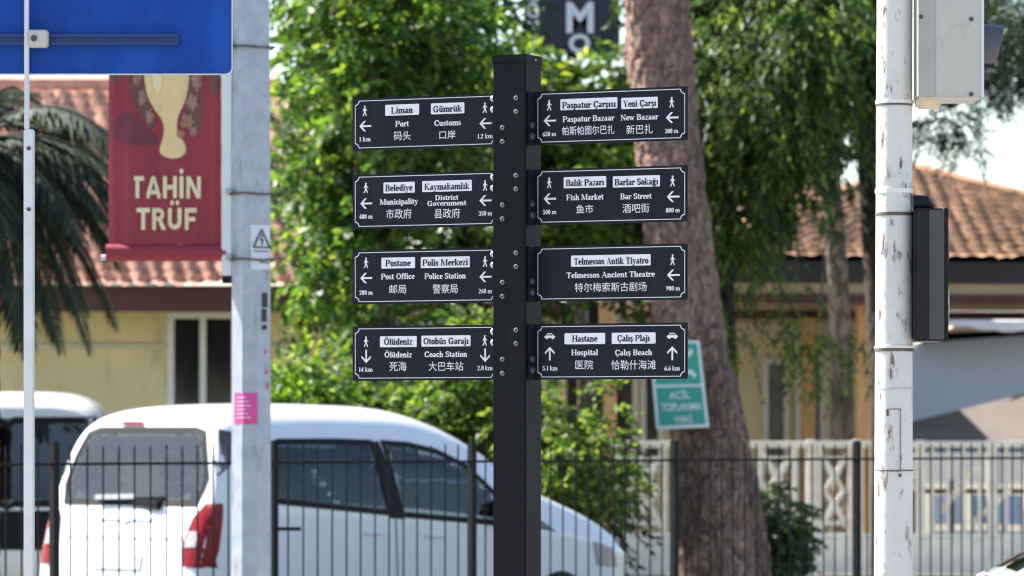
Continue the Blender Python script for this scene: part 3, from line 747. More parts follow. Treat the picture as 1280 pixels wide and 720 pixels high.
for side, row, lab, plates, lines, cjk, marks in boards:
    x0, x1 = L_ if side == 'L' else R_
    ya, yb = ROWS_L[row]
    _, zt = onboard(442, ya); _, zb = onboard(442, yb)
    zt += .0012; zb -= .0012
    u0, _ = onboard(x0, 300); u1, _ = onboard(x1, 300)
    mb = MB(); cu_ = (u0+u1)/2
    mb.bevbox(world_b(cu_, (zt+zb)/2, -.004), (u1-u0, .008, zt-zb), .0015, Mrot)
    bd = mb.build('sign_board', M['sign_black'], sp, smooth=True, label=lab)
    # outline with scooped corners
    iu0 = onboard(444.2, 300)[0] if side == 'L' else onboard(672.5, 300)[0]
    iu1 = onboard(619.5, 300)[0] if side == 'L' else onboard(856.0, 300)[0]
    it, ib, rr, hw = zt - .0085, zb + .0085, .0145, .0014
    path = []
    for (cx, cz, a0) in ((iu0, ib, 90), (iu1, ib, 180), (iu1, it, 270), (iu0, it, 360)):
        path += [(cx + rr*math.cos(R(a0 - 90*i/6)), cz + rr*math.sin(R(a0 - 90*i/6))) for i in range(7)]
    f = Flat(.0009); n = len(path)
    inner, outer = [], []
    for i in range(n):
        a, b, c = Vector(path[i-1]), Vector(path[i]), Vector(path[(i+1) % n])
        t = ((b-a).normalized() + (c-b).normalized()).normalized(); nn = Vector((-t.y, t.x))
        inner.append(b + nn*hw); outer.append(b - nn*hw)
    vs = [world_b(p.x, p.y, .0009) for p in outer + inner]
    f.mb.add(vs, [[i, (i+1) % n, n + (i+1) % n, n + i] for i in range(n)])
    f.build('border_line', M['sign_white'], bd)
    for (txt, px0, px1, yc, tx0, tx1) in plates:
        pu0, pz = onboard(px0, yc); pu1, _ = onboard(px1, yc); ph = .0182
        r_ = .003
        rc = []
        for (cx, cz, a0) in ((pu1-r_, pz+ph-r_, 0), (pu0+r_, pz+ph-r_, 90), (pu0+r_, pz-ph+r_, 180), (pu1-r_, pz-ph+r_, 270)):
            rc += [(cx + r_*math.cos(R(a0+30*i)), cz + r_*math.sin(R(a0+30*i))) for i in range(4)]
        mb = MB(); mb.prism([world_b(u, z, .0002) for u, z in rc], Nn*.001); mb.build('name_plate', M['sign_white'], bd)
        f = Flat(.0018); f.polys_fit(serif(txt), tx0, tx1, yc - .3, 7.9, .018); f.build('plate_lettering', M['sign_black'], bd)
    for (txt, tx0, tx1, yc) in lines:
        f = Flat(.0009); f.polys_fit(serif(txt), tx0, tx1, yc, 7.0 if txt not in ('District', 'Government') else 6.2)
        f.build('lettering', M['sign_white'], bd)
    for m_ in marks:
        f = Flat(.0009); f.polys_fit(serif(m_[6]), m_[7], m_[8], m_[9], 5.4); f.build('distance_lettering', M['sign_white'], bd)
    for (txt, tx0, tx1, y0, y1) in cjk:
        f = Flat(.0009); f.cjk(txt, tx0, tx1, y0, y1); f.build('chinese_lettering', M['sign_white'], bd)
    for m_ in marks:
        (walker if m_[0] == 'w' else car_symbol)(m_[1], m_[2], bd)
        arrow(m_[4], m_[5], m_[3], bd)
    # brackets and bolts
    zmid = (zt+zb)/2
    if side == 'R':
        mb = MB(); c = corner + U*.004 + B*.040
        mb.bevbox((c.x, c.y, zmid), (.008, .050, zt-zb - .002), .0015, Mrot)
        mb.build('bracket', M['sign_black'], bd)
        for dz in (-.023, -.058):
            mb = MB(); c = corner + B*.030 + U*.008
            pts = [Vector((c.x, c.y, zmid+dz)) + U*(.012*math.sin(a)) for a in [0, .4, .8, 1.2, 1.5]]
            mb.tube(pts, [.0145*math.cos(a) + .0004 for a in [0, .4, .8, 1.2, 1.5]], 14); mb.build('bolt', M['dark_bolt'], bd, smooth='all')
    else:
        mb = MB(); c = corner - U*(PW + .004) + B*.040
        mb.bevbox((c.x, c.y, zmid), (.008, .050, zt-zb - .002), .0015, Mrot)
        mb.build('bracket', M['sign_black'], bd)
        for dz in (.067, .031):
            c = corner - U*(PW + .008) + B*.028; mb = MB()
            aa = [0, .4, .8, 1.2, 1.5]
            pts = [Vector((c.x, c.y, zmid+dz)) - U*(.016*math.sin(a)) for a in aa]
            mb.tube(pts, [.0125*math.cos(a) + .0004 for a in aa], 14); mb.build('bolt', M['chrome'], bd, smooth='all')
# button bolts on the front face of the post
for row in (1, 2, 3, 4):
    za = at(0, {1: (122, 0), 2: (219, 0), 3: (316, 0), 4: (412.5, 0)}[row][0], 14.4).z
    for (px, dy) in ((645, 0), (645, 17), (628, 36.5), (628, 54)):
        u = (px - 657)/S_PX/math.cos(TH)
        p = corner + U*u; z = za - dy/S_PX
        c = Vector((p.x, p.y, z)); mb = MB()
        mb.tube([c, c + Nn*.0022, c + Nn*.0032], [.0082, .0078, .0058], 14)
        bo = mb.build('button_bolt', M['dull_bolt'], sp, smooth=True)
        mb = MB(); mb.tube([c + Nn*.0028, c + Nn*.0036], .0033, 6); mb.build('hex_socket', M['post_black'], bo)

# ------------------------------------------------------------------ letters of the shop sign (sideways)
def flat_text(body, y, x0, x1, z0, z1, name, m, parent, bold=.02, rot=False):
    V, Fs = text_mesh(body, bold)
    if rot: V = [Vector((-v.y, v.x)) for v in V]
    V = fit(V, x0, x1, z0, z1)
    mb = MB(); mb.add([(v.x, y, v.y) for v in V], Fs); return mb.build(name, m, parent, fix=False)
a, b = at(711, 66, 50), at(738, 42, 50); flat_text('O', 50.03, a.x, b.x, a.z, b.z, 'letter', M['shop_white'], sg, .035, True)
a, b = at(708, 41, 50), at(742, 2, 50); flat_text('M', 50.03, a.x, b.x, a.z, b.z, 'letter', M['shop_white'], sg, .03, False)
a, b = at(711, -2, 50), at(740, -34, 50); flat_text('S', 50.03, a.x, b.x, a.z, b.z, 'letter', M['shop_white'], sg, .03, True)
a, b = at(659, 45, 50), at(674, -40, 50); flat_text('NOMA', 50.03, a.x, b.x, a.z, b.z, 'small_lettering', M['shop_white'], sg, .03, True)
# ------------------------------------------------------------------ vehicles
def interp(tab, x):
    xs = [t[0] for t in tab]; ys = [t[1] for t in tab]
    if x <= xs[0]: return ys[0]
    for i in range(len(xs)-1):
        if x <= xs[i+1]:
            t = (x - xs[i])/(xs[i+1]-xs[i])
            m0 = (ys[i+1]-ys[max(i-1,0)])/(xs[i+1]-xs[max(i-1,0)]); m1 = (ys[min(i+2,len(ys)-1)]-ys[i])/(xs[min(i+2,len(xs)-1)]-xs[i])
            h = xs[i+1]-xs[i]; t2 = t*t; t3 = t2*t
            return ys[i]*(2*t3-3*t2+1) + h*m0*(t3-2*t2+t) + ys[i+1]*(-2*t3+3*t2) + h*m1*(t3-t2)
    return ys[-1]

class Body:
    """shell of a car, x forward, near side at y = -w; holes are cut behind the panes"""
    def __init__(s, L, top, half, belt, shear, crown=.05, tumble=.13, z0=.24, squash=5.0, endscale=.955):
        s.root = None
        NS, NR = 150, 64
        V = []; s.NR = NR
        xs = [L * (.5 - .5*math.cos(math.pi*i/(NS-1)))*.35 + L*i/(NS-1)*.65 for i in range(NS)]
        def ring(x, sc=1.0):
            zt = interp(top, x); w = interp(half, x) * sc; zb = min(interp(belt, x), zt - .10)
            pts = []
            for k in range(NR):
                t = k/(NR-1)
                if t < .12: y, z = w*.92*t/.12, z0 + (.02 if t > .1 else 0)
                elif t < .46:
                    q = (t-.12)/.34; z = z0 + .03 + (zb - z0 - .03)*q
                    bulge = 1 - .035*(1-q)**2 - .10*max(0, .18-q)/.18*.5
                    y = w*bulge
                else:
                    a = (t-.46)/.54*math.pi/2
                    c, sn = math.cos(a), math.sin(a)
                    e = 2/squash
                    y = w*(abs(c)**e)*(1 - tumble*(sn**e)); z = zb + (zt-zb)*sn**e
                    z -= crown*(y/w)**2 * (sn**e) * .6
                pts.append((y, z))
            return pts
        def place(x, pts):
            out = []
            for y, z in pts:
                f = max(0, 1 - x/.9)
                out.append((x + interp(shear, z)*f, y, z))
            return out
        rings = []
        x_in = [0, 0, 0]
        base = ring(0.0)
        for sc, xo in [(.95*i/26, .0) for i in range(26)] + [(.95, .006), (.98, .014)]:
            zc = .95
            rings.append(place(xo, [(y*sc, zc + (z-zc)*sc) for y, z in base]))
        for x in xs[1:]: rings.append(place(x, ring(x)))
        base = ring(L); 
        for sc in (.9, .5, 0.0): rings.append(place(L + .02*(1-sc), [(y*sc, .5 + (z-.5)*sc) for y, z in base]))
        n = len(rings); s.V = []; s.F = []
        for sgn in (-1, 1):
            b = len(s.V)
            for r in rings: s.V += [Vector((p[0], sgn*p[1], p[2])) for p in r]
            for i in range(n-1):
                for k in range(NR-1):
                    q = [b+i*NR+k, b+(i+1)*NR+k, b+(i+1)*NR+k+1, b+i*NR+k+1]
                    s.F.append(q if sgn == -1 else q[::-1])
        s.bvh = BVHTree.FromPolygons(s.V, s.F)
        s.holes = []
    def patch(s, poly, view, lift=.005, step=.06, hole=0, ring=0.0):
        """poly in the 2d of a view; returns verts, faces lying lift above the shell"""
        def ray(p):
            if view == 'near': o, d = Vector((p[0], -3, p[1])), Vector((0,1,0))
            elif view == 'far': o, d = Vector((p[0], 3, p[1])), Vector((0,-1,0))
            elif view == 'rear': o, d = Vector((-3, p[0], p[1])), Vector((1,0,0))
            elif view == 'front': o, d = Vector((9, p[0], p[1])), Vector((-1,0,0))
            elif view == 'top': o, d = Vector((p[0], p[1], 5)), Vector((0,0,-1))
            return s.bvh.ray_cast(o, d)
        # densify the outline
        pl = []
        for i, a in enumerate(poly):
            b = poly[(i+1) % len(poly)]; L = math.hypot(b[0]-a[0], b[1]-a[1]); m = max(1, int(L/step))
            pl += [(a[0]+(b[0]-a[0])*k/m, a[1]+(b[1]-a[1])*k/m) for k in range(m)]
        cx = sum(p[0] for p in pl)/len(pl); cy = sum(p[1] for p in pl)/len(pl)
        def inset(dd):
            out = []
            n_ = len(pl)
            for i in range(n_):
                a, b, c = pl[i-1], pl[i], pl[(i+1) % n_]
                t = Vector((c[0]-a[0], c[1]-a[1])).normalized(); nn = Vector((-t.y, t.x))
                if nn.dot(Vector((cx-b[0], cy-b[1]))) < 0: nn = -nn
                out.append((b[0]+nn.x*dd, b[1]+nn.y*dd))
            return out
        if ring > 0:
            inn = inset(ring); n_ = len(pl); P2 = pl + inn
            Fs = [[i, (i+1) % n_, n_+(i+1) % n_, n_+i] for i in range(n_)]
        else:
            pts = [Vector(p) for p in pl]; n_ = len(pts)
            ax, bx = min(p[0] for p in pl), max(p[0] for p in pl); ay, by = min(p[1] for p in pl), max(p[1] for p in pl)
            x = ax + step*.53
            while x < bx:
                y = ay + step*.47
                while y < by: pts.append(Vector((x, y))); y += step
                x += step
            r_ = delaunay_2d_cdt(pts, [(i, (i+1) % n_) for i in range(n_)], [list(range(n_))], 1, 1e-6)
            P2 = [tuple(p) for p in r_[0]]; Fs = [list(f) for f in r_[2]]
        out = []
        for p in P2:
            h = ray(p)
            if h[0] is None:
                q = {'near': Vector((p[0], -.9, p[1])), 'far': Vector((p[0], .9, p[1])), 'rear': Vector((-.2, p[0], p[1])), 'front': Vector((3, p[0], p[1])), 'top': Vector((p[0], p[1], 1.8))}[view]
                h = s.bvh.find_nearest(q)
            nn = h[1]
            dirv = {'near': Vector((0,-1,0)), 'far': Vector((0,1,0)), 'rear': Vector((-1,0,0)), 'front': Vector((1,0,0)), 'top': Vector((0,0,1))}[view]
            if nn.dot(dirv) < 0: nn = -nn
            out.append(h[0] + (nn*.5 + dirv*.5).normalized()*lift)
        if hole: s.holes.append((view, inset(hole)))
        for i, f in enumerate(Fs):
            nf = (out[f[1]]-out[f[0]]).cross(out[f[2]]-out[f[0]])
            if nf.dot(dirv) < 0: Fs[i] = f[::-1]
        return out, Fs
    def cut(s):
        def inside(p, poly):
            c = False
            for i in range(len(poly)):
                a, b = poly[i-1], poly[i]
                if (a[1] > p[1]) != (b[1] > p[1]) and p[0] < (b[0]-a[0])*(p[1]-a[1])/(b[1]-a[1]) + a[0]: c = not c
            return c
        keep = []
        for f in s.F:
            c = sum((s.V[i] for i in f), Vector())/len(f)
            k = True
            for view, poly in s.holes:
                if view == 'near' and c.y < -.3 and inside((c.x, c.z), poly): k = False
                if view == 'far' and c.y > .3 and inside((c.x, c.z), poly): k = False
                if view == 'rear' and c.x < .5 and inside((c.y, c.z), poly): k = False
                if view == 'front' and c.x > 1.6 and inside((c.y, c.z), poly): k = False
            if k: keep.append(f)
        return keep
    def finish(s, root):
        keep = s.cut()
        mb = MB(); mb.add(s.V, keep); o = mb.build('body', M['car_white'], root, world=False, smooth='all', fix=False)
        bm = bmesh.new(); bm.from_mesh(o.data); bmesh.ops.remove_doubles(bm, verts=bm.verts[:], dist=.0004); bmesh.ops.recalc_face_normals(bm, faces=bm.faces[:]); bm.to_mesh(o.data); bm.free()
        c = Vector((2, 0, .9)); mb = MB()
        mb.add([Vector((c.x + (v.x-c.x)*.985, v.y*.96, c.z + (v.z-c.z)*.96)) for v in s.V], [f for f in keep if sum((s.V[i] for i in f), Vector()).z/4 > .5])
        mb.build('interior', M['interior'], root, world=False, smooth='all', fix=False)

def part(root, name, verts, faces, m, parent=None):
    mb = MB(); mb.add(verts, faces); return mb.build(name, m, parent or root, world=False, smooth='all', fix=False)

def wheels(root, xs, w, r=.31):
    for x in xs:
        for sg_ in (-1, 1):
            y = sg_*(w - .09); mb = MB()
            mb.tube([(x, y-.1, r), (x, y-.085, r), (x, y+.085, r), (x, y+.1, r)], [r*.93, r, r, r*.93], 28)
            t = mb.build('wheel', M['tyre'], root, world=False, smooth=True)
            mb = MB(); mb.tube([(x, y+sg_*.095, r), (x, y+sg_*.108, r)], [r*.66, r*.6], 20); mb.build('rim', M['rim'], t, world=False, smooth=True)

def seats(root, rows):
    for x, ys in rows:
        for y in ys:
            mb = MB(); mb.bevbox((x, y, .62), (.48, .46, .16), .05); mb.bevbox((x-.24, y, .95), (.14, .44, .58), .05)
            o = mb.build('seat', M['seat_cloth'], root, world=False, smooth=True)
            mb = MB(); mb.bevbox((x-.28, y, 1.34), (.09, .25, .18), .035); mb.build('headrest', M['seat_cloth'], o, world=False, smooth=True)

HEAD = math.atan2(.709, .705)
van = thing('van', 'white passenger van parked nose away behind the railings, red tail lamp towards us', 'van',
            (at(275, 0, 30).x - .709*.88, 30 + .705*.88, 0), HEAD)
top = [(0, 1.74), (.10, 1.775), (.35, 1.80), (.9, 1.815), (1.5, 1.81), (1.95, 1.785), (2.35, 1.69), (2.7, 1.54), (3.0, 1.36), (3.2, 1.25), (3.5, 1.14), (3.8, 1.03), (4.05, .91), (4.22, .76), (4.3, .56)]
half = [(0, .86), (.12, .875), (.4, .88), (1, .88), (2.6, .88), (3.3, .88), (3.7, .87), (4.0, .82), (4.2, .72), (4.3, .60)]
belt = [(0, 1.12), (.5, 1.10), (1.5, 1.04), (2.6, .96), (3.4, .88), (4.2, .70)]
shear = [(.2, -.10), (.45, -.20), (.75, -.17), (1.0, -.10), (1.15, -.04), (1.4, .03), (1.7, .13), (1.8, .2)]
vb = Body(4.3, top, half, belt, shear)
# panes: near-side window strip, quarter light, rear window, windscreen
side1 = [(.42, 1.12), (1.62, 1.015), (1.52, 1.555), (1.2, 1.565), (.62, 1.565), (.45, 1.52)]
side2 = [(1.70, 1.005), (2.86, .915), (2.72, 1.17), (2.45, 1.38), (2.16, 1.49), (1.88, 1.54), (1.60, 1.555)]
quart = [(2.90, .925), (3.30, .875), (3.10, .99), (2.90, 1.10)]
rearw = [(-.70, 1.10), (.72, 1.10), (.76, 1.24), (.71, 1.45), (.64, 1.61), (.52, 1.645), (-.52, 1.645), (-.62, 1.62), (-.70, 1.45), (-.76, 1.30), (-.75, 1.22)]
front = [(-.66, 1.18), (.66, 1.18), (.62, 1.42), (.52, 1.66), (-.52, 1.66), (-.62, 1.42)]
for vw in ('near', 'far'):
    v, f_ = vb.patch(side1, vw, .004, hole=.055); g_ = part(van, 'side_window', v, f_, M['glass_side'])
    v, f_ = vb.patch(side1, vw, .007, ring=.042); part(van, 'window_frame', v, f_, M['car_trim'], g_)
    v, f_ = vb.patch(side2, vw, .004, hole=.055); g_ = part(van, 'side_window', v, f_, M['glass_clear'])
    v, f_ = vb.patch(side2, vw, .007, ring=.042); part(van, 'window_frame', v, f_, M['car_trim'], g_)
    v, f_ = vb.patch([(1.58, 1.545), (1.50, 1.545), (1.60, 1.0), (1.74, .99)], vw, .009); part(van, 'door_pillar', v, f_, M['car_trim'])
    v, f_ = vb.patch(quart, vw, .006); part(van, 'quarter_window', v, f_, M['pane_grey'])
    # shut lines
    for (a, b) in (((.36, 1.60), (.40, .45)), ((1.66, .99), (1.70, .42)), ((2.90, .90), (2.82, .42))):
        v, f_ = vb.patch([(a[0]-.006, a[1]), (a[0]+.006, a[1]), (b[0]+.006, b[1]), (b[0]-.006, b[1])], vw, .002); part(van, 'shut_line', v, f_, M['car_trim'])
    sg_ = -1 if vw == 'near' else 1
    for x in (1.45, 2.05):
        mb = MB(); mb.bevbox((x, sg_*.885, .90 - (x-1.45)*.05), (.2, .035, .035), .012); mb.build('door_handle', M['car_white'], van, world=False, smooth=True)
    mb = MB(); mb.bevbox((2.75, sg_*.98, 1.03), (.14, .2, .22), .05); mb.build('door_mirror', M['car_trim'], van, world=False, smooth=True)
v, f_ = vb.patch(rearw, 'rear', .004, hole=.055); rg = part(van, 'rear_window', v, f_, M['glass_rear'])
v, f_ = vb.patch(rearw, 'rear', .007, ring=.042); part(van, 'window_frame', v, f_, M['car_trim'], rg)
v, f_ = vb.patch(front, 'front', .004, hole=.06); part(van, 'windscreen', v, f_, M['glass_clear'])
# side wrap of the rear glass on both corners
for vw in ('near', 'far'):
    v, f_ = vb.patch([(.02, 1.30), (.20, 1.42), (.27, 1.60), (.14, 1.63), (.06, 1.5)], vw, .006); part(van, 'corner_pane', v, f_, M['pane_grey'])
# tail lamps wrap the corner: rear part and side part
for sg_, vw in ((-1, 'near'), (1, 'far')):
    pr = [(sg_*.71, .69), (sg_*.868, .68), (sg_*.87, .8), (sg_*.86, 1.12), (sg_*.80, 1.12), (sg_*.715, 1.02), (sg_*.68, .88), (sg_*.68, .76)]
    v, f_ = vb.patch(pr, 'rear', .012, step=.035); tl = part(van, 'tail_lamp', v, f_, M['red_lamp'])
    ps = [(-.19, .68), (-.05, .70), (-.01, .8), (.02, 1.0), (.03, 1.12), (-.03, 1.12), (-.085, 1.0), (-.16, .8)]
    v, f_ = vb.patch(ps, vw, .012, step=.035); part(van, 'lamp_side', v, f_, M['red_lamp'], tl)
    pc = [(sg_*.70, .82), (sg_*.81, .82), (sg_*.81, .93), (sg_*.71, .93)]
    v, f_ = vb.patch(pc, 'rear', .018, step=.03); part(van, 'reversing_lens', v, f_, M['clear_lamp'], tl)
    v, f_ = vb.patch([(3.75, .62), (4.02, .60), (3.95, .74), (3.7, .80)], vw, .01, step=.04); part(van, 'headlight', v, f_, M['clear_lamp'])
# high brake lamp, wiper, plate recess, painted crease shade
v, f_ = vb.patch([(.05, 1.658), (.29, 1.658), (.28, 1.684), (.06, 1.684)], 'rear', .012, step=.03); part(van, 'brake_lamp', v, f_, M['red_lamp'])
mb = MB(); mb.bar((-.075, .30, 1.13), (-.045, -.34, 1.15), .03, .03); mb.bar((-.08, -.34, 1.10), (-.06, .0, 1.13), .05, .05); wp = mb.build('wiper', M['car_trim'], van, world=False)
mb = MB(); mb.bar((-.10, .32, 1.155), (-.085, -.08, 1.165), .02, .035); mb.build('wiper_cover', M['alu'], wp, world=False)
v, f_ = vb.patch([(-.30, 1.00), (.30, 1.00), (.22, 1.07), (-.22, 1.07)], 'rear', .012); part(van, 'tailgate_grip', v, f_, M['car_white'])
v, f_ = vb.patch([(-.64, .868), (.64, .868), (.64, .886), (-.64, .886)], 'rear', .003); part(van, 'tailgate_crease_shade', v, f_, M['box_grey'])  # flat grey strip: shade of the tailgate crease put in as colour
v, f_ = vb.patch([(-.26, .66), (.26, .66), (.26, .77), (-.26, .77)], 'rear', .01); part(van, 'number_plate', v, f_, M['label_white'])
vb.finish(van)
seats(van, [(1.0, (-.45, 0, .45)), (2.05, (-.40, .40))])
mb = MB()
a_ = [(2.45 + .02*math.cos(t), -.38 + .18*math.cos(t), 1.0 + .18*math.sin(t)) for t in [i*math.pi/10 for i in range(21)]]
mb.tube(a_, .016, 6, cap=False); mb.build('steering_wheel', M['car_trim'], van, world=False, smooth=True)
wheels(van, (.78, 3.35), .875, .295)

# ---- second white van, further back on the left
p2 = at(150, 0, 37.0)
v2 = thing('van', 'white van with dark tinted windows parked furthest left behind the other van', 'van', (p2.x - .95, 37.0, 0), R(94))
top2 = [(0, 1.80), (.1, 1.89), (.35, 1.945), (1, 1.965), (2.6, 1.95), (3.3, 1.80), (3.8, 1.42), (4.1, 1.2), (4.5, 1.08), (4.8, .85), (4.95, .5)]
half2 = [(0, .86), (.15, .90), (.5, .93), (3.8, .93), (4.5, .85), (4.95, .55)]
belt2 = [(0, 1.10), (2, 1.08), (4.95, .9)]
shear2 = [(.2, -.06), (.5, -.12), (.9, -.08), (1.2, .0), (1.9, .14)]
b2 = Body(4.95, top2, half2, belt2, shear2, tumble=.10)
rw = [(-.80, .98), (.80, .98), (.82, 1.30), (.74, 1.74), (-.74, 1.74), (-.82, 1.30)]
v, f_ = b2.patch(rw, 'rear', .004, hole=.06); g_ = part(v2, 'rear_window', v, f_, M['glass_rear']); v, f_ = b2.patch(rw, 'rear', .007, ring=.055); part(v2, 'window_frame', v, f_, M['car_trim'], g_)
for vw in ('near', 'far'):
    for poly in ([(.35, 1.12), (1.75, 1.12), (1.75, 1.66), (.5, 1.66)], [(1.85, 1.12), (3.6, 1.08), (3.2, 1.55), (2.9, 1.64), (1.85, 1.66)]):
        v, f_ = b2.patch(poly, vw, .004, hole=.055); g_ = part(v2, 'side_window', v, f_, M['glass_side']); v, f_ = b2.patch(poly, vw, .007, ring=.05); part(v2, 'window_frame', v, f_, M['car_trim'], g_)
for sg_ in (-1, 1):
    v, f_ = b2.patch([(sg_*.80, .66), (sg_*.91, .66), (sg_*.90, 1.30), (sg_*.84, 1.30)], 'rear', .012, step=.04); part(v2, 'tail_lamp', v, f_, M['red_lamp'])
v, f_ = b2.patch([(-.60, .62), (.60, .62), (.70, .95), (-.70, .95)], 'rear', .006); part(v2, 'tailgate_panel', v, f_, M['car_trim'])
b2.finish(v2)
seats(v2, [(1.0, (-.5, 0, .5)), (2.0, (-.5, 0, .5)), (3.0, (-.45, .45))]); wheels(v2, (.9, 3.9), .93)

# ---- nearer car whose windscreen corner enters at the lower right
p3 = at(1210, 0, 18.2)
c3 = thing('car', 'white car at the lower right edge with only its windscreen corner in view', 'car', (p3.x + 3.32, 19.0, 0), R(180))
top3 = [(0, 1.0), (.1, 1.06), (.5, 1.12), (.9, 1.25), (1.4, 1.42), (2.0, 1.46), (2.5, 1.36), (2.9, 1.12), (3.25, .94), (3.6, .90), (3.95, .80), (4.15, .6), (4.25, .42)]
half3 = [(0, .72), (.2, .80), (.6, .85), (3.4, .85), (3.9, .76), (4.25, .5)]
belt3 = [(0, .92), (2, .92), (4.25, .7)]
b3 = Body(4.25, top3, half3, belt3, [(.2, 0), (.5, -.06), (.9, 0), (1.5, 0)], tumble=.16)
ws = [(-.66, .97), (.66, .97), (.60, 1.18), (.52, 1.36), (-.52, 1.36), (-.60, 1.18)]
v, f_ = b3.patch(ws, 'front', .004, hole=.05); g_ = part(c3, 'windscreen', v, f_, M['glass_clear']); v, f_ = b3.patch(ws, 'front', .007, ring=.018); part(c3, 'windscreen_frame', v, f_, M['car_white'], g_)
for vw in ('near', 'far'):
    for poly in ([(.75, .97), (1.55, .96), (1.55, 1.33), (1.2, 1.28)], [(1.65, .96), (2.85, .94), (2.4, 1.24), (2.1, 1.34), (1.65, 1.35)]):
        v, f_ = b3.patch(poly, vw, .004, hole=.05); g_ = part(c3, 'side_window', v, f_, M['glass_side']); v, f_ = b3.patch(poly, vw, .007, ring=.04); part(c3, 'window_frame', v, f_, M['car_trim'], g_)
for sg_ in (-1, 1):
    v, f_ = b3.patch([(sg_*.45, .62), (sg_*.74, .62), (sg_*.74, .74), (sg_*.48, .72)], 'front', .01, step=.04); part(c3, 'headlight', v, f_, M['clear_lamp'])
b3.finish(c3); seats(c3, [(1.2, (-.4, .4)), (2.1, (-.38, .38))]); wheels(c3, (.8, 3.4), .85)

# ------------------------------------------------------------------ railings
TF = 1.006; AF = 27.74
def fpos(px):
    d = AF/(1 - TF*(px-640)/F); return Vector(((px-640)/F*d, d, 0))
fd = Vector((1, TF, 0)).normalized(); fn = Vector((-fd.y, fd.x, 0))
fence = thing('fence', 'black metal railing running diagonally in front of the white van', 'fence', tuple(fpos(640)))
posts = [-205, 68, 342, 590, 843, 1071, 1290]
Mf = Matrix((fd, Vector((-fd.y, fd.x, 0)), Vector((0,0,1)))).transposed()
for px in posts:
    p = fpos(px); mb = MB(); mb.box((p.x, p.y, .775), (.042, .042, 1.53), Mf); mb.bevbox((p.x, p.y, 1.545), (.042, .042, .012), .003, Mf)
    mb.build('post', M['fence_black'], fence)
for a, b in zip(posts[:-1], posts[1:]):
    pa, pb_ = fpos(a), fpos(b); L = (pb_-pa).length
    for z, h in ((1.425, .016), (.30, .03)):
        mb = MB(); mb.bar(pa + fd*.024 + Vector((0,0,z)), pb_ - fd*.024 + Vector((0,0,z)), .022, h); mb.build('rail', M['fence_black'], fence)
    n = int(round(L/.117))
    for k in range(1, n):
        p = pa.lerp(pb_, k/n); mb = MB(); zt = 1.535 + rnd.uniform(-.006, .006)
        j = rnd.uniform(-.004, .004)
        mb.tube([(p.x, p.y, .14), (p.x + j, p.y + j, zt - .02), (p.x + j, p.y + j, zt)], [.006, .006, .003], 6)
        mb.build('picket', M['fence_black'], fence, smooth=True)
p = fpos(342) ; q = p + Vector((1,0,0))*.165
mb = MB(); mb.bar(p + Vector((0, -.03, at(0, 661, p.y).z)), q + Vector((0, -.03, at(0, 661, p.y).z)), .03, .022); mb.build('bracket', M['fence_black'], fence)

# ------------------------------------------------------------------ lamp post with banner
DP = 24.0
lc = at(314, HZ, DP); lc.z = 0
lp = thing('lamp_post', 'grey galvanised eight-sided lamp post with stickers, beside the red banner', 'lamp post', (lc.x, DP, 0))
RO = .104/math.cos(R(22.5))
mb = MB(); mb.tube([(lc.x, DP, .12), (lc.x, DP, 3.0), (lc.x, DP, 7.5)], [RO*1.03, RO*.985, RO*.72], 8, phase=R(22.5)); mb.build('post', M['galv'], lp)
mb = MB(); mb.tube([(lc.x, DP, 7.4), (lc.x + .2, DP - .3, 7.9), (lc.x + .7, DP - 1.1, 8.1)], .04, 8); mb.build('arm', M['galv'], lp, smooth=True)
mb = MB(); mb.bevbox((lc.x + .85, DP - 1.4, 8.1), (.3, .7, .12), .04); mb.build('lamp_head', M['galv'], lp, smooth=True)
mb = MB(); mb.bevbox((lc.x, DP, .14), (.4, .4, .03), .005); mb.build('base_plate', M['galv'], lp)
# white mounting rail strapped to the pole
zb, zt = at(0, 345, DP).z, at(0, -80, DP).z
xr_ = at(284, 0, DP).x
mb = MB(); mb.bevbox((xr_, DP, (zb+zt)/2), (.058, .09, zt-zb), .006); rail = mb.build('mounting_rail', M['white_steel'], lp, smooth=True)
mb = MB(); mb.box((xr_, DP, zb - .02), (.05, .08, .04)); mb.build('rail_cap', M['car_trim'], rail)
for py in (243, 325, 60):
    z = at(0, py, DP).z; mb = MB(); rr = RO*1.0 + .012
    ringp = [(lc.x + rr*math.cos(a)*1.0, DP + rr*math.sin(a), z + .004*math.cos(a*3)) for a in [R(-176 + i*13) for i in range(28)]]
    mb.tube([(xr_ + .02, DP - .055, z + .015), (xr_ + .045, DP - .08, z)] + ringp[1:], .0065, 6)
    mb.build('wire_strap', M['rust'], lp, smooth=True)
    mb = MB(); mb.bevbox((xr_ + .015, DP - .06, z + .015), (.035, .03, .035), .008); mb.build('strap_buckle', M['galv'], lp, smooth=True)
def oct_pt(px, py, lift=.0025):
    x = at(px, py, DP - .1).x - lc.x
    half_w = .104*math.tan(R(22.5)); ap = .104
    if x < -half_w: y = -ap + (-half_w - x)
    elif x > half_w: y = -ap + (x - half_w)
    else: y = -ap
    return Vector((lc.x + x, DP + y - lift - .004, at(px, py, DP - .1).z))
def pole_patch(px0, px1, py0, py1, name, m, parent, lift=.0025):
    xs = sorted(set([px0, px1] + [q for q in (304.2, 324.0) if px0 < q < px1])); mb = MB()
    vs = []
    for x in xs: vs += [oct_pt(x, py0, lift), oct_pt(x, py1, lift)]
    mb.add(vs, [[2*i, 2*i+1, 2*i+3, 2*i+2] for i in range(len(xs)-1)]); return mb.build(name, m, parent, fix=False)
hl = pole_patch(313.5, 336.5, 281, 337, 'hazard_label', M['label_white'], lp)
mb = MB()
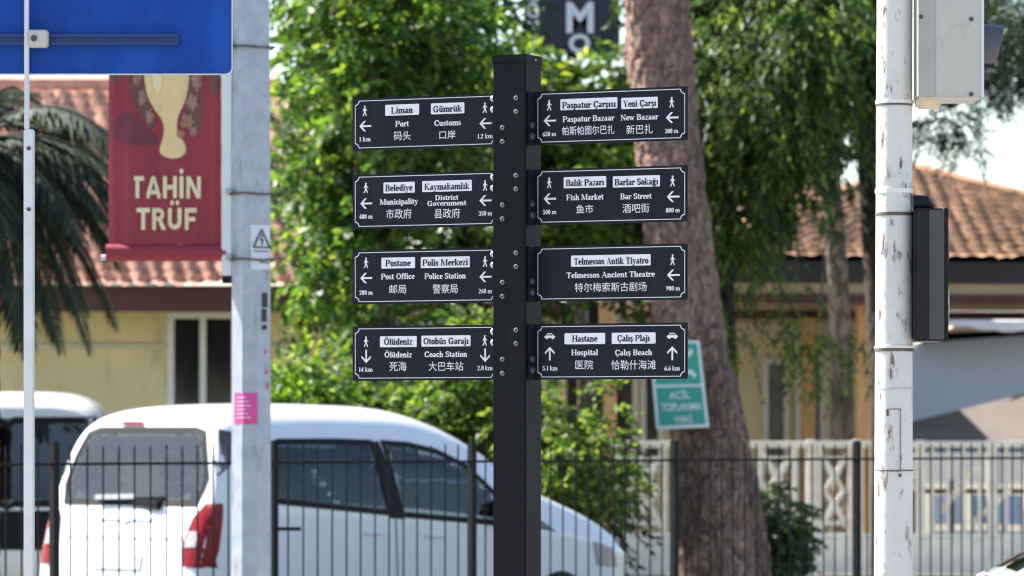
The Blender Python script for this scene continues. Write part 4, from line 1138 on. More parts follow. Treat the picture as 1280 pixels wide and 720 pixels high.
for (a, b, w) in (((317, 309), (327, 287), 1.1), ((327, 287), (336.3, 308), 1.1), ((317, 309), (336.3, 309), 1.1), ((327.5, 293), (325.5, 300), .9), ((325.5, 300), (329, 299.5), .7), ((329, 299.5), (327, 306), .9)):
    n = 5; pts = [oct_pt(a[0] + (b[0]-a[0])*i/n, a[1] + (b[1]-a[1])*i/n, .006) for i in range(n+1)]
    mb.tube(pts, w/F*24, 5)
mb.build('hazard_triangle', M['ink'], hl)
for py, x0, x1 in ((314, 318, 335), (325, 326, 336), (328, 325, 336)):
    pole_patch(x0, x1, py-.7, py+.7, 'label_line', M['ink'], hl, .005)
pk = pole_patch(292.5, 322, 491, 530, 'pink_sticker', M['pink'], lp)
for i, py in enumerate((497, 502, 507, 512, 517, 522)): pole_patch(296, 308 + (i % 3)*3, py-.6, py+.6, 'sticker_line', M['label_white'], pk, .005)
for (x0, x1, y0, y1) in ((328, 334, 366, 384), (327.5, 333, 386, 402), (328, 333, 406, 412)): pole_patch(x0, x1, y0, y1, 'ink_mark', M['ink'], lp)
for (x0, x1, y0, y1) in ((331, 333.5, 437, 442), (332, 334.5, 462, 468), (333, 335.5, 478, 486)): pole_patch(x0, x1, y0, y1, 'ink_mark', M['pink'], lp)

# banner
bn = thing('banner', 'red hanging banner reading TAHİN TRÜF below a spilling cream jar', 'banner', (at(206, 0, DP).x, DP, at(0, 327, DP).z))
bx0_, bx1_ = at(135.5, 0, DP).x, at(276.5, 0, DP).x
bz0, bz1 = at(0, 306, DP).z, at(0, -75, DP).z
def brip(x, z):
    return DP - .002 + .006*math.sin(x*70) + .010*math.sin(x*23 + 1.3 + .4*z) + .008*math.sin(z*5 + x*11)
def cloth(poly, lift, name, m, parent, step=.012, two=False):
    pl = []
    for i, a in enumerate(poly):
        b = poly[(i+1) % len(poly)]; L = math.hypot(b[0]-a[0], b[1]-a[1]); k_ = max(1, int(L/step/2))
        pl += [Vector((a[0]+(b[0]-a[0])*k/k_, a[1]+(b[1]-a[1])*k/k_)) for k in range(k_)]
    n_ = len(pl); pts = list(pl)
    ax, bx = min(p.x for p in pl), max(p.x for p in pl); ay, by = min(p.y for p in pl), max(p.y for p in pl)
    x = ax + step*.5
    while x < bx:
        y = ay + step
        while y < by: pts.append(Vector((x, y))); y += step*3
        x += step
    r_ = delaunay_2d_cdt(pts, [(i, (i+1) % n_) for i in range(n_)], [list(range(n_))], 1, 1e-6)
    mb = MB(); mb.add([(p[0], brip(p[0], p[1]) - lift, p[1]) for p in r_[0]], [list(f) for f in r_[2]])
    if two: mb.add([(p[0], brip(p[0], p[1]) - lift + .003, p[1]) for p in r_[0]], [list(f)[::-1] for f in r_[2]])
    return mb.build(name, m, parent, smooth='all')
cl = cloth([(bx0_, bz0), (bx1_, bz0), (bx1_, bz1), (bx0_, bz1)], 0, 'cloth', M['red_banner'], bn, two=True)
mb = MB(); zc = at(0, 316, DP).z
mb.tube([(bx0_ - .012, DP, zc), (bx1_ + .03, DP, zc)], .047, 18); mb.build('bottom_sleeve', M['red_banner'], bn, smooth=True)
mb = MB(); mb.tube([(bx0_ - .04, DP, at(0,322,DP).z), (bx1_ + .06, DP, at(0,322,DP).z)], .016, 10); mb.build('rod', M['white_steel'], bn, smooth=True)
def bp_(pts):
    for _ in range(3):          # round the corners
        pts = [q for i in range(len(pts)) for q in ((pts[i-1][0]*.75 + pts[i][0]*.25, pts[i-1][1]*.75 + pts[i][1]*.25), (pts[i-1][0]*.25 + pts[i][0]*.75, pts[i-1][1]*.25 + pts[i][1]*.75))]
    return [(at(x, y, DP).x, at(x, y, DP).z) for x, y in pts]
def blob(cx, cy, rx, ry, w, n, ph=0): return [(cx + rx*(1+w*math.sin(5*t+ph)*.6+w*math.sin(9*t+2*ph))*math.cos(t), cy + ry*(1+w*math.sin(6*t+ph))*math.sin(t)) for t in [2*math.pi*i/n for i in range(n)]]
cloth(bp_([(160, 40), (182, 42), (184, 110), (190, 140), (196, 165), (186, 158), (172, 138), (162, 112)]), .003, 'brown_print', M['choc'], cl)
cloth(bp_([(234, 40), (254, 46), (252, 110), (253, 150), (247, 172), (238, 168), (230, 140), (232, 100)]), .003, 'brown_print', M['choc'], cl)
cloth(bp_([(262, 60), (276, 60), (276, 116), (262, 122)]), .003, 'brown_print', M['choc'], cl)
cloth(bp_([(136, 60), (157, 60), (150, 112), (136, 92)]), .003, 'brown_print', M['choc'], cl)
cloth(bp_([(146, 142), (168, 140), (196, 172), (200, 182), (150, 180), (140, 170)]), .0035, 'brown_print', mat('plum_print', (.16, .02, .04), .55, var=.2), cl)
cloth(bp_([(178, 30), (238, 30), (237, 100), (232, 128), (222, 146), (221, 166), (234, 182), (230, 197), (210, 199), (197, 190), (205, 170), (205, 152), (190, 134), (180, 108)]), .006, 'cream_print', M['cream'], cl)
cloth(bp_([(186, 40), (206, 40), (204, 90), (200, 120), (190, 110)]), .009, 'pale_print', M['pale_cream'], cl)
for q in [blob(x_, y_, a_, b_, .3, 24, i_) for i_, (x_, y_, a_, b_) in enumerate(((172, 66, 7, 15), (171, 96, 5, 11), (178, 122, 5, 10), (187, 146, 5, 9), (244, 70, 7, 14), (246, 100, 6, 13), (240, 128, 7, 10), (234, 152, 8, 9), (242, 165, 5, 6), (226, 168, 5, 5)))]:
    cloth(bp_(q), .009, 'nut_print', mat('nut_print', (.30, .16, .11), .6, var=.4, scale=40) if 'nut_print' not in bpy.data.materials else bpy.data.materials['nut_print'], cl, step=.02)
SB = .085
SANS = {'T': (.62, rect(.31-SB, 0, .31+SB, .70) + rect(.02, .55, .60, .70)),
        'A': (.72, [[(.0, 0), (.18, 0), (.43, .70), (.28, .70)], [(.54, 0), (.72, 0), (.44, .70), (.29, .70)]] + rect(.16, .13, .56, .27)),
        'H': (.70, rect(.04, 0, .21, .70) + rect(.49, 0, .66, .70) + rect(.21, .28, .49, .43)),
        'İ': (.27, rect(.05, 0, .22, .70) + dot(.135, .86, .09)),
        'N': (.72, rect(.04, 0, .20, .70) + rect(.52, 0, .68, .70) + [[(.04, .70), (.22, .70), (.68, 0), (.50, 0)]]),
        'R': (.66, rect(.04, 0, .21, .70) + rnib(arc(.34, .49, .16, .135, 90, -90, 8), .075) + rect(.1, .55, .36, .70) + rect(.1, .28, .36, .42) + [[(.28, .34), (.45, .34), (.66, 0), (.46, 0)]]),
        'Ü': (.70, rect(.04, .25, .21, .70) + rect(.47, .25, .64, .70) + rnib(arc(.34, .25, .215, .165, 180, 360, 12), .083) + dot(.22, .86, .085) + dot(.46, .86, .085)),
        'F': (.58, rect(.04, 0, .21, .70) + rect(.1, .55, .56, .70) + rect(.1, .27, .50, .41))}
def bold_text(body, x0, x1, yb, yt):
    x = 0; polys = []
    for ch in body:
        adv, q = SANS[ch]; polys += [[(p[0]+x, p[1]) for p in r] for r in q]; x += adv + .035
    ax, bx = at(x0, yb, DP).x, at(x1, yb, DP).x; zb_, zt_ = at(x0, yb, DP).z, at(x0, yt, DP).z
    mb = MB()
    for i, q in enumerate(polys):
        Q = [(ax + p[0]/(x-.035)*(bx-ax), zb_ + p[1]/.70*(zt_-zb_)) for p in q]
        cx_, cz_ = sum(p[0] for p in Q)/len(Q), sum(p[1] for p in Q)/len(Q)
        mb.add([(p[0], brip(cx_, cz_) - .009 - i*.00005, p[1]) for p in Q], [list(range(len(Q)))])
    mb.build('lettering', M['pale_cream'], cl, fix=False)
bold_text('TAHİN', 163.5, 252, 248, 220.5)
bold_text('TRÜF', 170.5, 246.5, 287.5, 260)

# ------------------------------------------------------------------ blue sign seen from behind
DB = 16.2
bs = thing('road_sign', 'blue backed road sign with a dark rail at the upper left', 'road sign', (at(36, 0, DB).x, DB, 0))
sx0, sx1 = at(-110, 0, DB).x, at(290.5, 0, DB).x
sz0, sz1 = at(0, 93, DB).z, at(0, -210, DB).z
rc_ = .022; oc = []
for (cx, cz, a0) in ((sx1-rc_, sz1-rc_, 0), (sx0+rc_, sz1-rc_, 90), (sx0+rc_, sz0+rc_, 180), (sx1-rc_, sz0+rc_, 270)):
    oc += [(cx + rc_*math.cos(R(a0+15*i)), cz + rc_*math.sin(R(a0+15*i))) for i in range(7)]
mb = MB(); mb.prism([(x, DB + .02, z) for x, z in oc], (0, .004, 0)); pn = mb.build('panel', M['blue'], bs)
mb = MB()
n_ = len(oc); inn = [(x + (.004 if x < (sx0+sx1)/2 else -.004), z + (.004 if z < (sz0+sz1)/2 else -.004)) for x, z in oc]
mb.add([(x, DB + .014, z) for x, z in oc] + [(x, DB + .014, z) for x, z in inn] + [(x, DB + .03, z) for x, z in oc], [[i, (i+1) % n_, n_+(i+1) % n_, n_+i] for i in range(n_)] + [[i, (i+1) % n_, 2*n_+(i+1) % n_, 2*n_+i] for i in range(n_)])
mb.build('edge_strip', M['alu'], pn)
for py in (50, -80):
    z = at(0, py, DB).z; x0, x1 = at(-60, 0, DB).x, at(223, 0, DB).x
    mb = MB(); mb.box(((x0+x1)/2, DB + .008, z + .016), (x1-x0, .022, .010)); mb.box(((x0+x1)/2, DB + .008, z - .014), (x1-x0, .022, .010)); mb.box(((x0+x1)/2, DB + .016, z + .001), (x1-x0, .006, .020))
    mb.build('rail', M['blue_dark'], bs)
    c = at(48, py - 1, DB); mb = MB(); mb.bevbox((c.x, DB - .012, c.z), (.078, .05, .064), .006); k_ = mb.build('clamp', M['box_grey'], bs, smooth=True)
    mb = MB(); mb.tube([(c.x - .012, DB - .036, c.z), (c.x - .012, DB - .046, c.z)], .012, 6); mb.build('bolt', M['signal_plate'], k_)
zj = at(0, 162, DB).z
mb = MB(); xa = at(36, 0, DB).x; mb.bevbox((xa - .006, DB - .01, (zj + sz1)/2), (.017, .03, sz1-zj), .003); mb.build('upper_post', M['alu'], bs)
mb = MB(); mb.bevbox((at(36.5, 0, DB).x, DB, (zj + .12)/2), (.036, .05, zj - .12), .004); lo = mb.build('post', M['alu'], bs)
for py in (186, 262):
    c = at(37, py, DB); mb = MB(); mb.tube([(c.x, DB - .024, c.z), (c.x, DB - .032, c.z)], .008, 8); mb.build('bolt', M['signal_plate'], lo)

# ------------------------------------------------------------------ white traffic signal pole
DS = 16.0
sc_ = at(1118, 0, DS)
tp = thing('traffic_signal', 'weathered white signal pole with a grey lamp housing above and black one below', 'traffic signal', (sc_.x, DS, 0))
rT, rB = 22.4/F*DS, 24.4/F*DS
mb = MB(); mb.tube([(sc_.x + .006, DS, 4.2), (sc_.x, DS, 2.9), (sc_.x - .004, DS, .9), (sc_.x - .004, DS, .12)], [rT, rT, rB, rB], 32); mb.build('pole', M['old_white'], tp, smooth=True)
for py, m, h, ex in ((131, 'rust', .010, .002), (128, 'white_steel', .012, .003), (239, 'white_steel', .016, .003), (268, 'rust', .012, .002), (437, 'rust', .014, .003), (434, 'white_steel', .008, .004), (588, 'rust', .004, .001), (486, 'box_grey', .004, .001)):
    z = at(0, py, DS).z; rr = rT + (rB-rT)*min(1, max(0, (py-100)/500)) + ex
    mb = MB(); mb.tube([(sc_.x - .001, DS, z - h/2), (sc_.x - .001, DS, z + h/2)], rr, 32); mb.build('band', M[m], tp, smooth=True)
# repaired patch edges and chips
def pole_mark(px0, px1, py0, py1, name, m):
    mb = MB(); vs = []; n = 5
    for i in range(n+1):
        x = at(px0 + (px1-px0)*i/n, 0, DS).x - sc_.x; rr = rB + .0012; x = max(-rr*.98, min(rr*.98, x))
        y = DS - math.sqrt(rr*rr - x*x)
        vs += [(sc_.x + x, y, at(0, py0, DS).z), (sc_.x + x, y, at(0, py1, DS).z)]
    mb.add(vs, [[2*i, 2*i+1, 2*i+3, 2*i+2] for i in range(n)]); return mb.build(name, M[m], tp, fix=False)
for a in ((1109, 1123, 511, 512), (1123, 1124, 511, 588), (1109, 1123, 588, 589.2), (1106, 1109, 512, 520), (1121, 1125, 592, 596)): pole_mark(*a, 'paint_edge', 'rust')
# upper signal housing: faces right, seen from its side
hx0, hx1 = at(1143, 0, DS).x, at(1224, 0, DS).x
hz0, hz1 = at(0, 126, DS).z, at(0, -135, DS).z
mb = MB(); mb.bevbox(((hx0+hx1)/2, DS, (hz0+hz1)/2), (hx1-hx0, .30, hz1-hz0), .008); ho = mb.build('housing', M['box_grey'], tp, smooth=True)
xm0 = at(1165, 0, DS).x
mb = MB(); mb.bevbox(((hx0+xm0)/2, DS - .149, (hz0+hz1)/2), (xm0-hx0 - .002, .008, hz1-hz0 - .01), .002); mb.build('side_strip', M['box_strip'], ho)
mb = MB(); mb.bevbox((hx1 - .004, DS - .150, (hz0+hz1)/2), (.010, .012, hz1-hz0 - .004), .002); mb.build('edge_trim', M['sign_white'], ho)
for px, py in ((1214, 24), (1214, 118), (1151, 21)):
    c = at(px, py, DS - .15); mb = MB(); mb.tube([(c.x, DS - .149, c.z), (c.x, DS - .156, c.z)], .008, 10); mb.build('screw', M['signal_plate'], ho)
mb = MB()
c = at(1160, 128, DS)
mb.tube([(c.x - .045, DS - .02, hz0 + .004), (c.x + .035, DS - .02, hz0 - .004)], [.03, .03], 14); mb.tube([(c.x, DS - .02, hz0 + .002), (c.x, DS - .02, hz0 - .03)], [.05, .038], 20); mb.build('mounting', M['beige_plastic'], tp, smooth=True)
for py, nm in ((63, 'red_lamp'), (-24, 'clear_lamp'), (-100, 'clear_lamp')):
    z = at(0, py, DS).z; mb = MB(); n = 20
    vs = []; fs = []
    for i in range(n+1):
        a = R(-35 + 250*i/n); ext = .066 + .022*math.sin(a) 
        cy, cz = math.cos(a), math.sin(a)
        for xx, rr in ((hx1 - .002, .098), (hx1 + ext, .092), (hx1 + ext, .086), (hx1, .09)):
            vs.append((xx, DS + rr*cy, z + rr*cz))
    for i in range(n):
        for k in range(4): fs.append([4*i+k, 4*i+(k+1) % 4, 4*(i+1)+(k+1) % 4, 4*(i+1)+k])
    mb.add(vs, fs); mb.build('visor', M['visor'], ho, smooth=True)
    mb = MB(); mb.tube([(hx1 - .001, DS, z), (hx1 + .006, DS, z), (hx1 + .014, DS, z)], [.086, .08, .03], 24); mb.build('lens', M[nm], ho, smooth=True)
# lower pedestrian signal, black, facing right and away
lx0, lx1 = at(1140, 0, DS).x, at(1178, 0, DS).x
lz0, lz1 = at(0, 427, DS).z, at(0, 262, DS).z
mb = MB(); mb.bevbox(((lx0+lx1)/2, DS + .02, (lz0+lz1)/2), (lx1-lx0, .24, lz1-lz0), .008); lo = mb.build('pedestrian_housing', M['signal_black'], tp, smooth=True)
xx = at(1157, 0, DS).x
mb = MB(); mb.bevbox(((xx+lx1)/2, DS - .102, (lz0+lz1)/2), (lx1-xx - .006, .008, lz1-lz0 - .012), .002); mb.build('side_plate', M['signal_plate'], lo)
mb = MB()
mb.tube([(lx0 + .005, DS - .01, lz1 + .022), (lx0 + .05, DS - .01, lz1 + .022), (lx0 + .075, DS - .01, lz1)], [.032, .030, .012], 16); mb.build('hood', M['signal_black'], lo, smooth=True)
mb = MB(); mb.bevbox((lx1 + .006, DS + .02, (lz0+lz1)/2), (.012, .25, lz1-lz0 + .006), .004); mb.build('door_frame', M['signal_black'], lo)
for k in (0, 1):
    z = lz0 + (lz1-lz0)*(.27 + .46*k); mb = MB(); mb.tube([(lx1 + .011, DS + .02, z), (lx1 + .02, DS + .02, z)], [.095, .08], 22); mb.build('lens', M['red_lamp'] if k else M['clear_lamp'], lo, smooth=True)
mb = MB(); mb.bar((sc_.x + .05, DS, lz0 + .08), (lx0 + .02, DS, lz0 + .08), .03, .04); mb.bar((sc_.x + .05, DS, lz1 - .06), (lx0 + .02, DS, lz1 - .06), .03, .04); mb.build('arm', M['signal_black'], tp)

# ------------------------------------------------------------------ pavilion
pc_ = at(1140, 0, 53); HWd = 3.4
apex = Vector((pc_.x, 53, at(0, 211, 53).z)); RZp = R(8)
eZp = at(0, 327, 49.9).z
pv = thing('pavilion', 'open pavilion under a weathered orange tiled hipped roof behind the signal pole', 'pavilion', (pc_.x, 53, 0))
cs = [Vector((pc_.x, 53, eZp)) + Matrix.Rotation(RZp, 3, 'Z') @ Vector((sx*HWd, sy*HWd, 0)) for sx, sy in ((-1,-1),(1,-1),(1,1),(-1,1))]
for i in range(4):
    a, b = cs[i], cs[(i+1) % 4]
    V, Fc = tile_slope(a, b, apex + (a-apex)*.002, apex + (b-apex)*.002, row=.22, col=.19, amp=.022, step=.04)
    raw_mesh('roof', V, Fc, M['tile_orange'], pv)
mb = MB()
for c in cs: mb.tube([c + Vector((0,0,.05)), apex + Vector((0,0,.02))], .06, 8)
mb.build('hip_tile', M['tile_orange'], pv)
for z0_, z1_, ins, m, nm in ((328, 354, .05, 'fascia_dark', 'fascia'), (355, 368, .14, 'fascia_beige', 'frieze'), (368.5, 380, .10, 'fascia_red', 'beam')):
    za, zb_ = at(0, z0_, 50).z - .01, at(0, z1_, 50).z - .01
    mb = MB()
    for i in range(4):
        c0_ = Vector((pc_.x, 53, 0)); a = c0_ + (cs[i]-c0_)*(1-ins/HWd); b = c0_ + (cs[(i+1) % 4]-c0_)*(1-ins/HWd)
        mb.bar(Vector((a.x, a.y, (za+zb_)/2)), Vector((b.x, b.y, (za+zb_)/2)), .08, za-zb_)
    mb.build(nm, M[m], pv)
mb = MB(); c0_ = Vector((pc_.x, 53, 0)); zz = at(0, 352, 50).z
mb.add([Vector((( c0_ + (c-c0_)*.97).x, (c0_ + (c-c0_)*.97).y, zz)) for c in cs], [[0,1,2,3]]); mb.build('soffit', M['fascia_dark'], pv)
zpt = at(0, 380, 50).z
for px, d in ((1080, 50.2), (1420, 50.4), (760, 50), (1010, 56), (1300, 56.2)):
    p = at(px, 0, d); mb = MB(); mb.bevbox((p.x, d, zpt/2), (.185, .185, zpt), .012); mb.build('post', M['wood'], pv)
    mb = MB(); mb.bevbox((p.x, d, .1), (.26, .26, .2), .02); mb.build('post_foot', M['stone_white'], pv)

# marquee and low canvas roof beyond
mq = thing('marquee', 'pale blue canvas marquee wall below the pavilion eaves at right', 'marquee', (at(1250, 0, 62).x, 62, 0))
def poly_at(pts, d): return [at(x, y, d) for x, y in pts]
mb = MB(); mb.prism(poly_at([(1132, 566), (1132, 446), (1150, 428), (1176, 417), (1500, 417), (1500, 566)], 62), (0, .06, 0)); mb.build('wall', M['tent_blue'], mq)
mb = MB(); mb.prism(poly_at([(1150, 428), (1176, 416), (1500, 416), (1500, 405), (1200, 405)], 61.8), (0, 1.5, 0)); mb.build('valance_band', M['fascia_beige'], mq)
for px in (1132, 1500):
    p = at(px, 0, 62.1); mb = MB(); mb.tube([(p.x, 62.1, 0), (p.x, 62.1, at(0, 420, 62).z)], .05, 8); mb.build('pole', M['white_steel'], mq)
aw = thing('awning', 'white scalloped awning hanging under the pavilion beam at right', 'awning', (at(1260, 0, 61).x, 61, at(0, 380, 61).z))
V = []; n = 60
sc0 = [(1182, 378), (1520, 378)]
top_ = [at(1150 + 380*i/n, 376, 61.4) for i in range(n+1)]
mid_ = [at(1176 + 350*i/n, 392 + 10*min(1, i/12), 60.2) for i in range(n+1)]
low_ = [at(1178 + 348*i/n, 404 + 9*min(1, i/12) + 2.5*abs(math.sin(i*.55)), 60.15) for i in range(n+1)]
vs = top_ + mid_ + low_
mb = MB(); mb.add(vs, [[r*(n+1)+i, r*(n+1)+i+1, (r+1)*(n+1)+i+1, (r+1)*(n+1)+i] for r in range(2) for i in range(n)]); ao = mb.build('canvas', M['tent_white'], aw)
so = ao.modifiers.new('thick', 'SOLIDIFY'); so.thickness = .015
mb = MB(); mb.tube([at(1150, 376, 61.4), at(1530, 376, 61.4)], .03, 8); mb.build('rail', M['fascia_dark'], aw)
cv = thing('shelter', 'low shelter with grey brown canvas roof sloping in front of the marquee', 'shelter', (at(1240, 0, 59.5).x, 59.5, 0))
a, b, c, d = at(1128, 530, 59.8), at(1330, 480, 59.8), at(1330, 560, 58.4), at(1128, 560, 58.4)
mb = MB(); mb.add([a, b, c, d], [[0,1,2,3]]); mb.add([p + Vector((0, .02, -.03)) for p in (a, b, c, d)], [[0,3,2,1]])
mb.prism([a, d, Vector((a.x, 61.2, d.z))], (.02, 0, 0)); mb.build('canvas_roof', M['canvas_grey'], cv)
for px in (1150, 1245, 1318):
    p = at(px, 0, 58.7); mb = MB(); mb.tube([(p.x, 58.7, 0), (p.x, 58.7, at(0, 558, 58.5).z)], .035, 8); mb.build('pole', M['fascia_beige'], cv)

# ------------------------------------------------------------------ balustrade
DBA = 48.2
bl = thing('balustrade', 'cream veranda balustrade with lattice panels running behind the tree trunks', 'balustrade', (at(950, 0, DBA).x, DBA, 0))
zt = at(0, 552, DBA).z; zl = at(0, 670, DBA).z
def X(px): return at(px, 0, DBA).x
mb = MB(); mb.bevbox(((X(680)+X(1330))/2, DBA, zt - .03), (X(1330)-X(680), .14, .075), .012); mb.build('top_rail', M['stone_white'], bl)
mb = MB(); mb.bevbox(((X(680)+X(1330))/2, DBA, zl), (X(1330)-X(680), .12, .06), .01); mb.build('bottom_rail', M['stone_white'], bl)
mb = MB(); mb.box(((X(680)+X(1330))/2, DBA, (zl - .03)/2), (X(1330)-X(680), .2, zl - .03)); mb.build('plinth', M['stone_white'], bl)
pil = [690, 772, 848, 930, 1014, 1072, 1150, 1240, 1326]
for px in pil:
    mb = MB(); mb.bevbox((X(px), DBA, (zt + .02 + zl)/2), (.10, .15, zt + .02 - zl), .01); mb.build('pillar', M['stone_white'], bl)
for a, b in zip(pil[:-1], pil[1:]):
    x0, x1 = X(a) + .05, X(b) - .05; w = x1-x0; lo_, hi_ = zl + .03, zt - .07; hgt = hi_-lo_
    mb = MB(); xc = (x0+x1)/2; hw_ = min(.19, w*.42)
    if (a in (1014, 690, 772, 930)):
        L_p = [((-1, 1), (0, .62)), ((0, .62), (1, 1)), ((-1, 0), (0, .38)), ((0, .38), (1, 0)), ((-.6, .86), (.6, .5)), ((-.6, .5), (.6, .14)), ((.6, .86), (-.6, .5)), ((.6, .5), (-.6, .14)), ((-1, .88), (1, .88)), ((-1, .12), (1, .12)), ((-1, 0), (-1, 1)), ((1, 0), (1, 1))]
        for (p, q) in L_p:
            mb.bar((xc + p[0]*hw_, DBA + .004*len(mb.f)/6 % .03, lo_ + p[1]*hgt), (xc + q[0]*hw_, DBA + .004*len(mb.f)/6 % .03, lo_ + q[1]*hgt), .05, .045)
        mb.build('lattice_panel', M['stone_white'], bl)
    else:
        nb = max(2, int(w/.17))
        for k in range(nb):
            m2 = MB(); x = x0 + w*(k+.5)/nb
            m2.bevbox((x, DBA, (lo_+hi_)/2), (.032, .05, hgt), .006); m2.build('baluster', M['stone_white'], bl)
# sloping stair rails and maroon rail beyond
st = thing('stair_railing', 'pale sloping stair handrails with a maroon rail beyond the balustrade at right', 'railing', (at(1200, 0, 48).x, 48, 0))
for (a, b) in (((1140, 612), (1160, 582)), ((1176, 640), (1218, 584)), ((1214, 655), (1262, 612))):
    mb = MB(); mb.bar(at(*a, 48.6), at(*b, 48.6), .06, .07); mb.build('handrail', M['stone_white'], st)
mb = MB(); mb.bar(at(1128, 614, 48.9), at(1330, 614, 48.9), .05, .05); mb.build('rail', M['maroon'], st)
for px in (1142, 1190, 1236, 1286, 1328):
    p = at(px, 0, 49); mb = MB(); mb.tube([(p.x, 49, 0), (p.x, 49, at(0, 600, 49).z)], .025, 8); mb.build('rail_post', M['signal_plate'], st)
# plastic chairs
def chair(px, d, rz, label):
    p = at(px, 0, d); t = thing('chair', label, 'chair', (p.x, d, 0), rz, 'blue plastic chairs on the terrace')
    mb = MB(); mb.bevbox((0, 0, .45), (.44, .44, .04), .015); mb.build('seat', M['chair_blue'], t, world=False, smooth=True)
    mb = MB(); mb.bevbox((0, .21, .72), (.42, .03, .34), .012); mb.build('backrest', M['label_white'] if px < 1200 else M['chair_blue'], t, world=False, smooth=True)
    for sx in (-1, 1):
        for sy in (-1, 1):
            mb = MB(); mb.tube([(sx*.19, sy*.19, 0), (sx*.18, sy*.18, .44 if sy < 0 else .86)], .017, 8); mb.build('leg', M['label_white'], t, world=False, smooth=True)
for px, d, rz, lb in ((1192, 50.6, .2, 'plastic chair with white back on the terrace, nearest the white pole'), (1232, 50.9, -.3, 'blue plastic chair on the terrace beside the white backed one'), (1262, 50.4, .1, 'blue plastic chair furthest right on the terrace')):
    chair(px, d, rz, lb)

# ------------------------------------------------------------------ vegetation
def unit(a): return a / (np.linalg.norm(a, axis=-1, keepdims=True) + 1e-9)

def leaf_arrays(rng, P, D, k, slen, llen, lw, droop, hang=.3, curl=.25):
    """sprays of k leaflets: P base points, D directions -> verts, quads"""
    n = len(P)
    L = slen * rng.uniform(.6, 1.25, (n, 1, 1))
    t = np.repeat(np.linspace(.12, 1, k)[None, :, None], n, 0) + rng.uniform(-.03, .03, (n, k, 1))
    dr = droop * rng.uniform(.5, 1.4, (n, 1, 1))
    base = P[:, None, :] + D[:, None, :] * L * t + np.array([0, 0, -1.0]) * (dr * L * t * t)
    up = np.array([0, 0, 1.0])
    S = unit(np.cross(D, up) + rng.normal(0, .25, (n, 3)))[:, None, :]
    side = np.where(np.arange(k) % 2 == 0, 1.0, -1.0)[None, :, None]
    d = unit(D[:, None, :] * rng.uniform(.3, .8, (n, k, 1)) + S * side * .9 + np.array([0, 0, -1.0]) * (hang + dr * t) + rng.normal(0, .3, (n, k, 3)))
    nn = unit(np.cross(d, S) + np.cross(np.cross(d, up), d) * .6 + rng.normal(0, .35, (n, k, 3)))
    w = unit(np.cross(d, nn))
    nn = np.cross(w, d)
    ll = llen * rng.uniform(.45, 1.35, (n, k, 1)) * np.where(t > .93, .85, 1)
    ww = lw * rng.uniform(.7, 1.2, (n, k, 1))
    a = base; c = base + d * ll + nn * (-curl * ll * .5)
    m = base + d * ll * .45 + nn * ll * .05
    b1 = m + w * ww * .5 + nn * ww * .15; b2 = m - w * ww * .5 + nn * ww * .15
    V = np.stack([a, b1, c, b2], 2).reshape(-1, 3)
    Fq = np.arange(len(V)).reshape(-1, 4)
    return V, Fq

def crown_points(rng, clumps, n, down=.25, fill=.45):
    C = np.array([c[0] for c in clumps]); Rr = np.array([c[1] for c in clumps])
    wt = Rr**2; wt = wt / wt.sum()
    i = rng.choice(len(clumps), n, p=wt)
    dirs = unit(rng.normal(0, 1, (n, 3)))
    rad = Rr[i][:, None] * (1 - fill * rng.uniform(0, 1, (n, 1))**1.6)
    P = C[i] + dirs * rad * np.array([1, 1, .85])
    D = unit(dirs + rng.normal(0, .35, (n, 3)) + np.array([0, 0, -down]))
    return P, D

def ellipsoid_clumps(rng, c, r, n, r0, r1, hollow=.35):
    out = []
    while len(out) < n:
        q = rng.uniform(-1, 1, 3); l = np.linalg.norm(q)
        if l > 1 or l < hollow: continue
        out.append((np.array(c) + q * np.array(r), rng.uniform(r0, r1)))
    return out

def clear_of(cl, px, py, rad):
    return [c for c in cl if math.hypot(c[0][0]*F/c[0][1] + 640 - px, HZ - (c[0][2] - CAMZ)*F/c[0][1] - py) > rad + c[1]*70]

def limbs(mb, root, clumps, rng, r0=.035, every=1, wig=.12):
    root = np.array(root)
    for c, r in clumps[::every]:
        a = root + rng.normal(0, .04, 3); b = np.array(c)
        m = (a + b) / 2 + rng.normal(0, wig, 3); m2 = a*.25 + b*.75 + rng.normal(0, wig*.6, 3) + np.array([0, 0, .08])
        mb.tube([a, a*.7 + m*.3, m, m2, b], [r0, r0*.85, r0*.6, r0*.4, r0*.2], 6)
        for _ in range(2):
            e = b + rng.normal(0, r*.6, 3); mb.tube([m2, (m2+e)/2 + rng.normal(0, .04, 3), e], [r0*.3, r0*.22, r0*.1], 5)

def tree(name, label, cat, base, trunk_pts, trunk_r, clumps, n, k, slen, llen, lw, droop, lm, bm_, seed, group=None, limb_from=-1, every=2, limb_r=.035, down=.25, hang=.3, trunk_n=14, fill=.5, limb_list=True):
    rng = np.random.default_rng(seed)
    t = thing(name, label, cat, tuple(base), 0, group)
    mb = MB()
    mb.tube(trunk_pts, trunk_r, trunk_n)
    if limb_list: limbs(mb, trunk_pts[limb_from], clumps, rng, limb_r, every)
    mb.build('trunk', M[bm_], t, smooth='all')
    P, D = crown_points(rng, clumps, n, down, fill)
    V, Fq = leaf_arrays(rng, P, D, k, slen, llen, lw, droop, hang)
    raw_mesh('crown', V, Fq, M[lm], t)
    return t

def gnd(px, d): p = at(px, 0, d); return Vector((p.x, d, 0))

rg_ = np.random.default_rng(11)
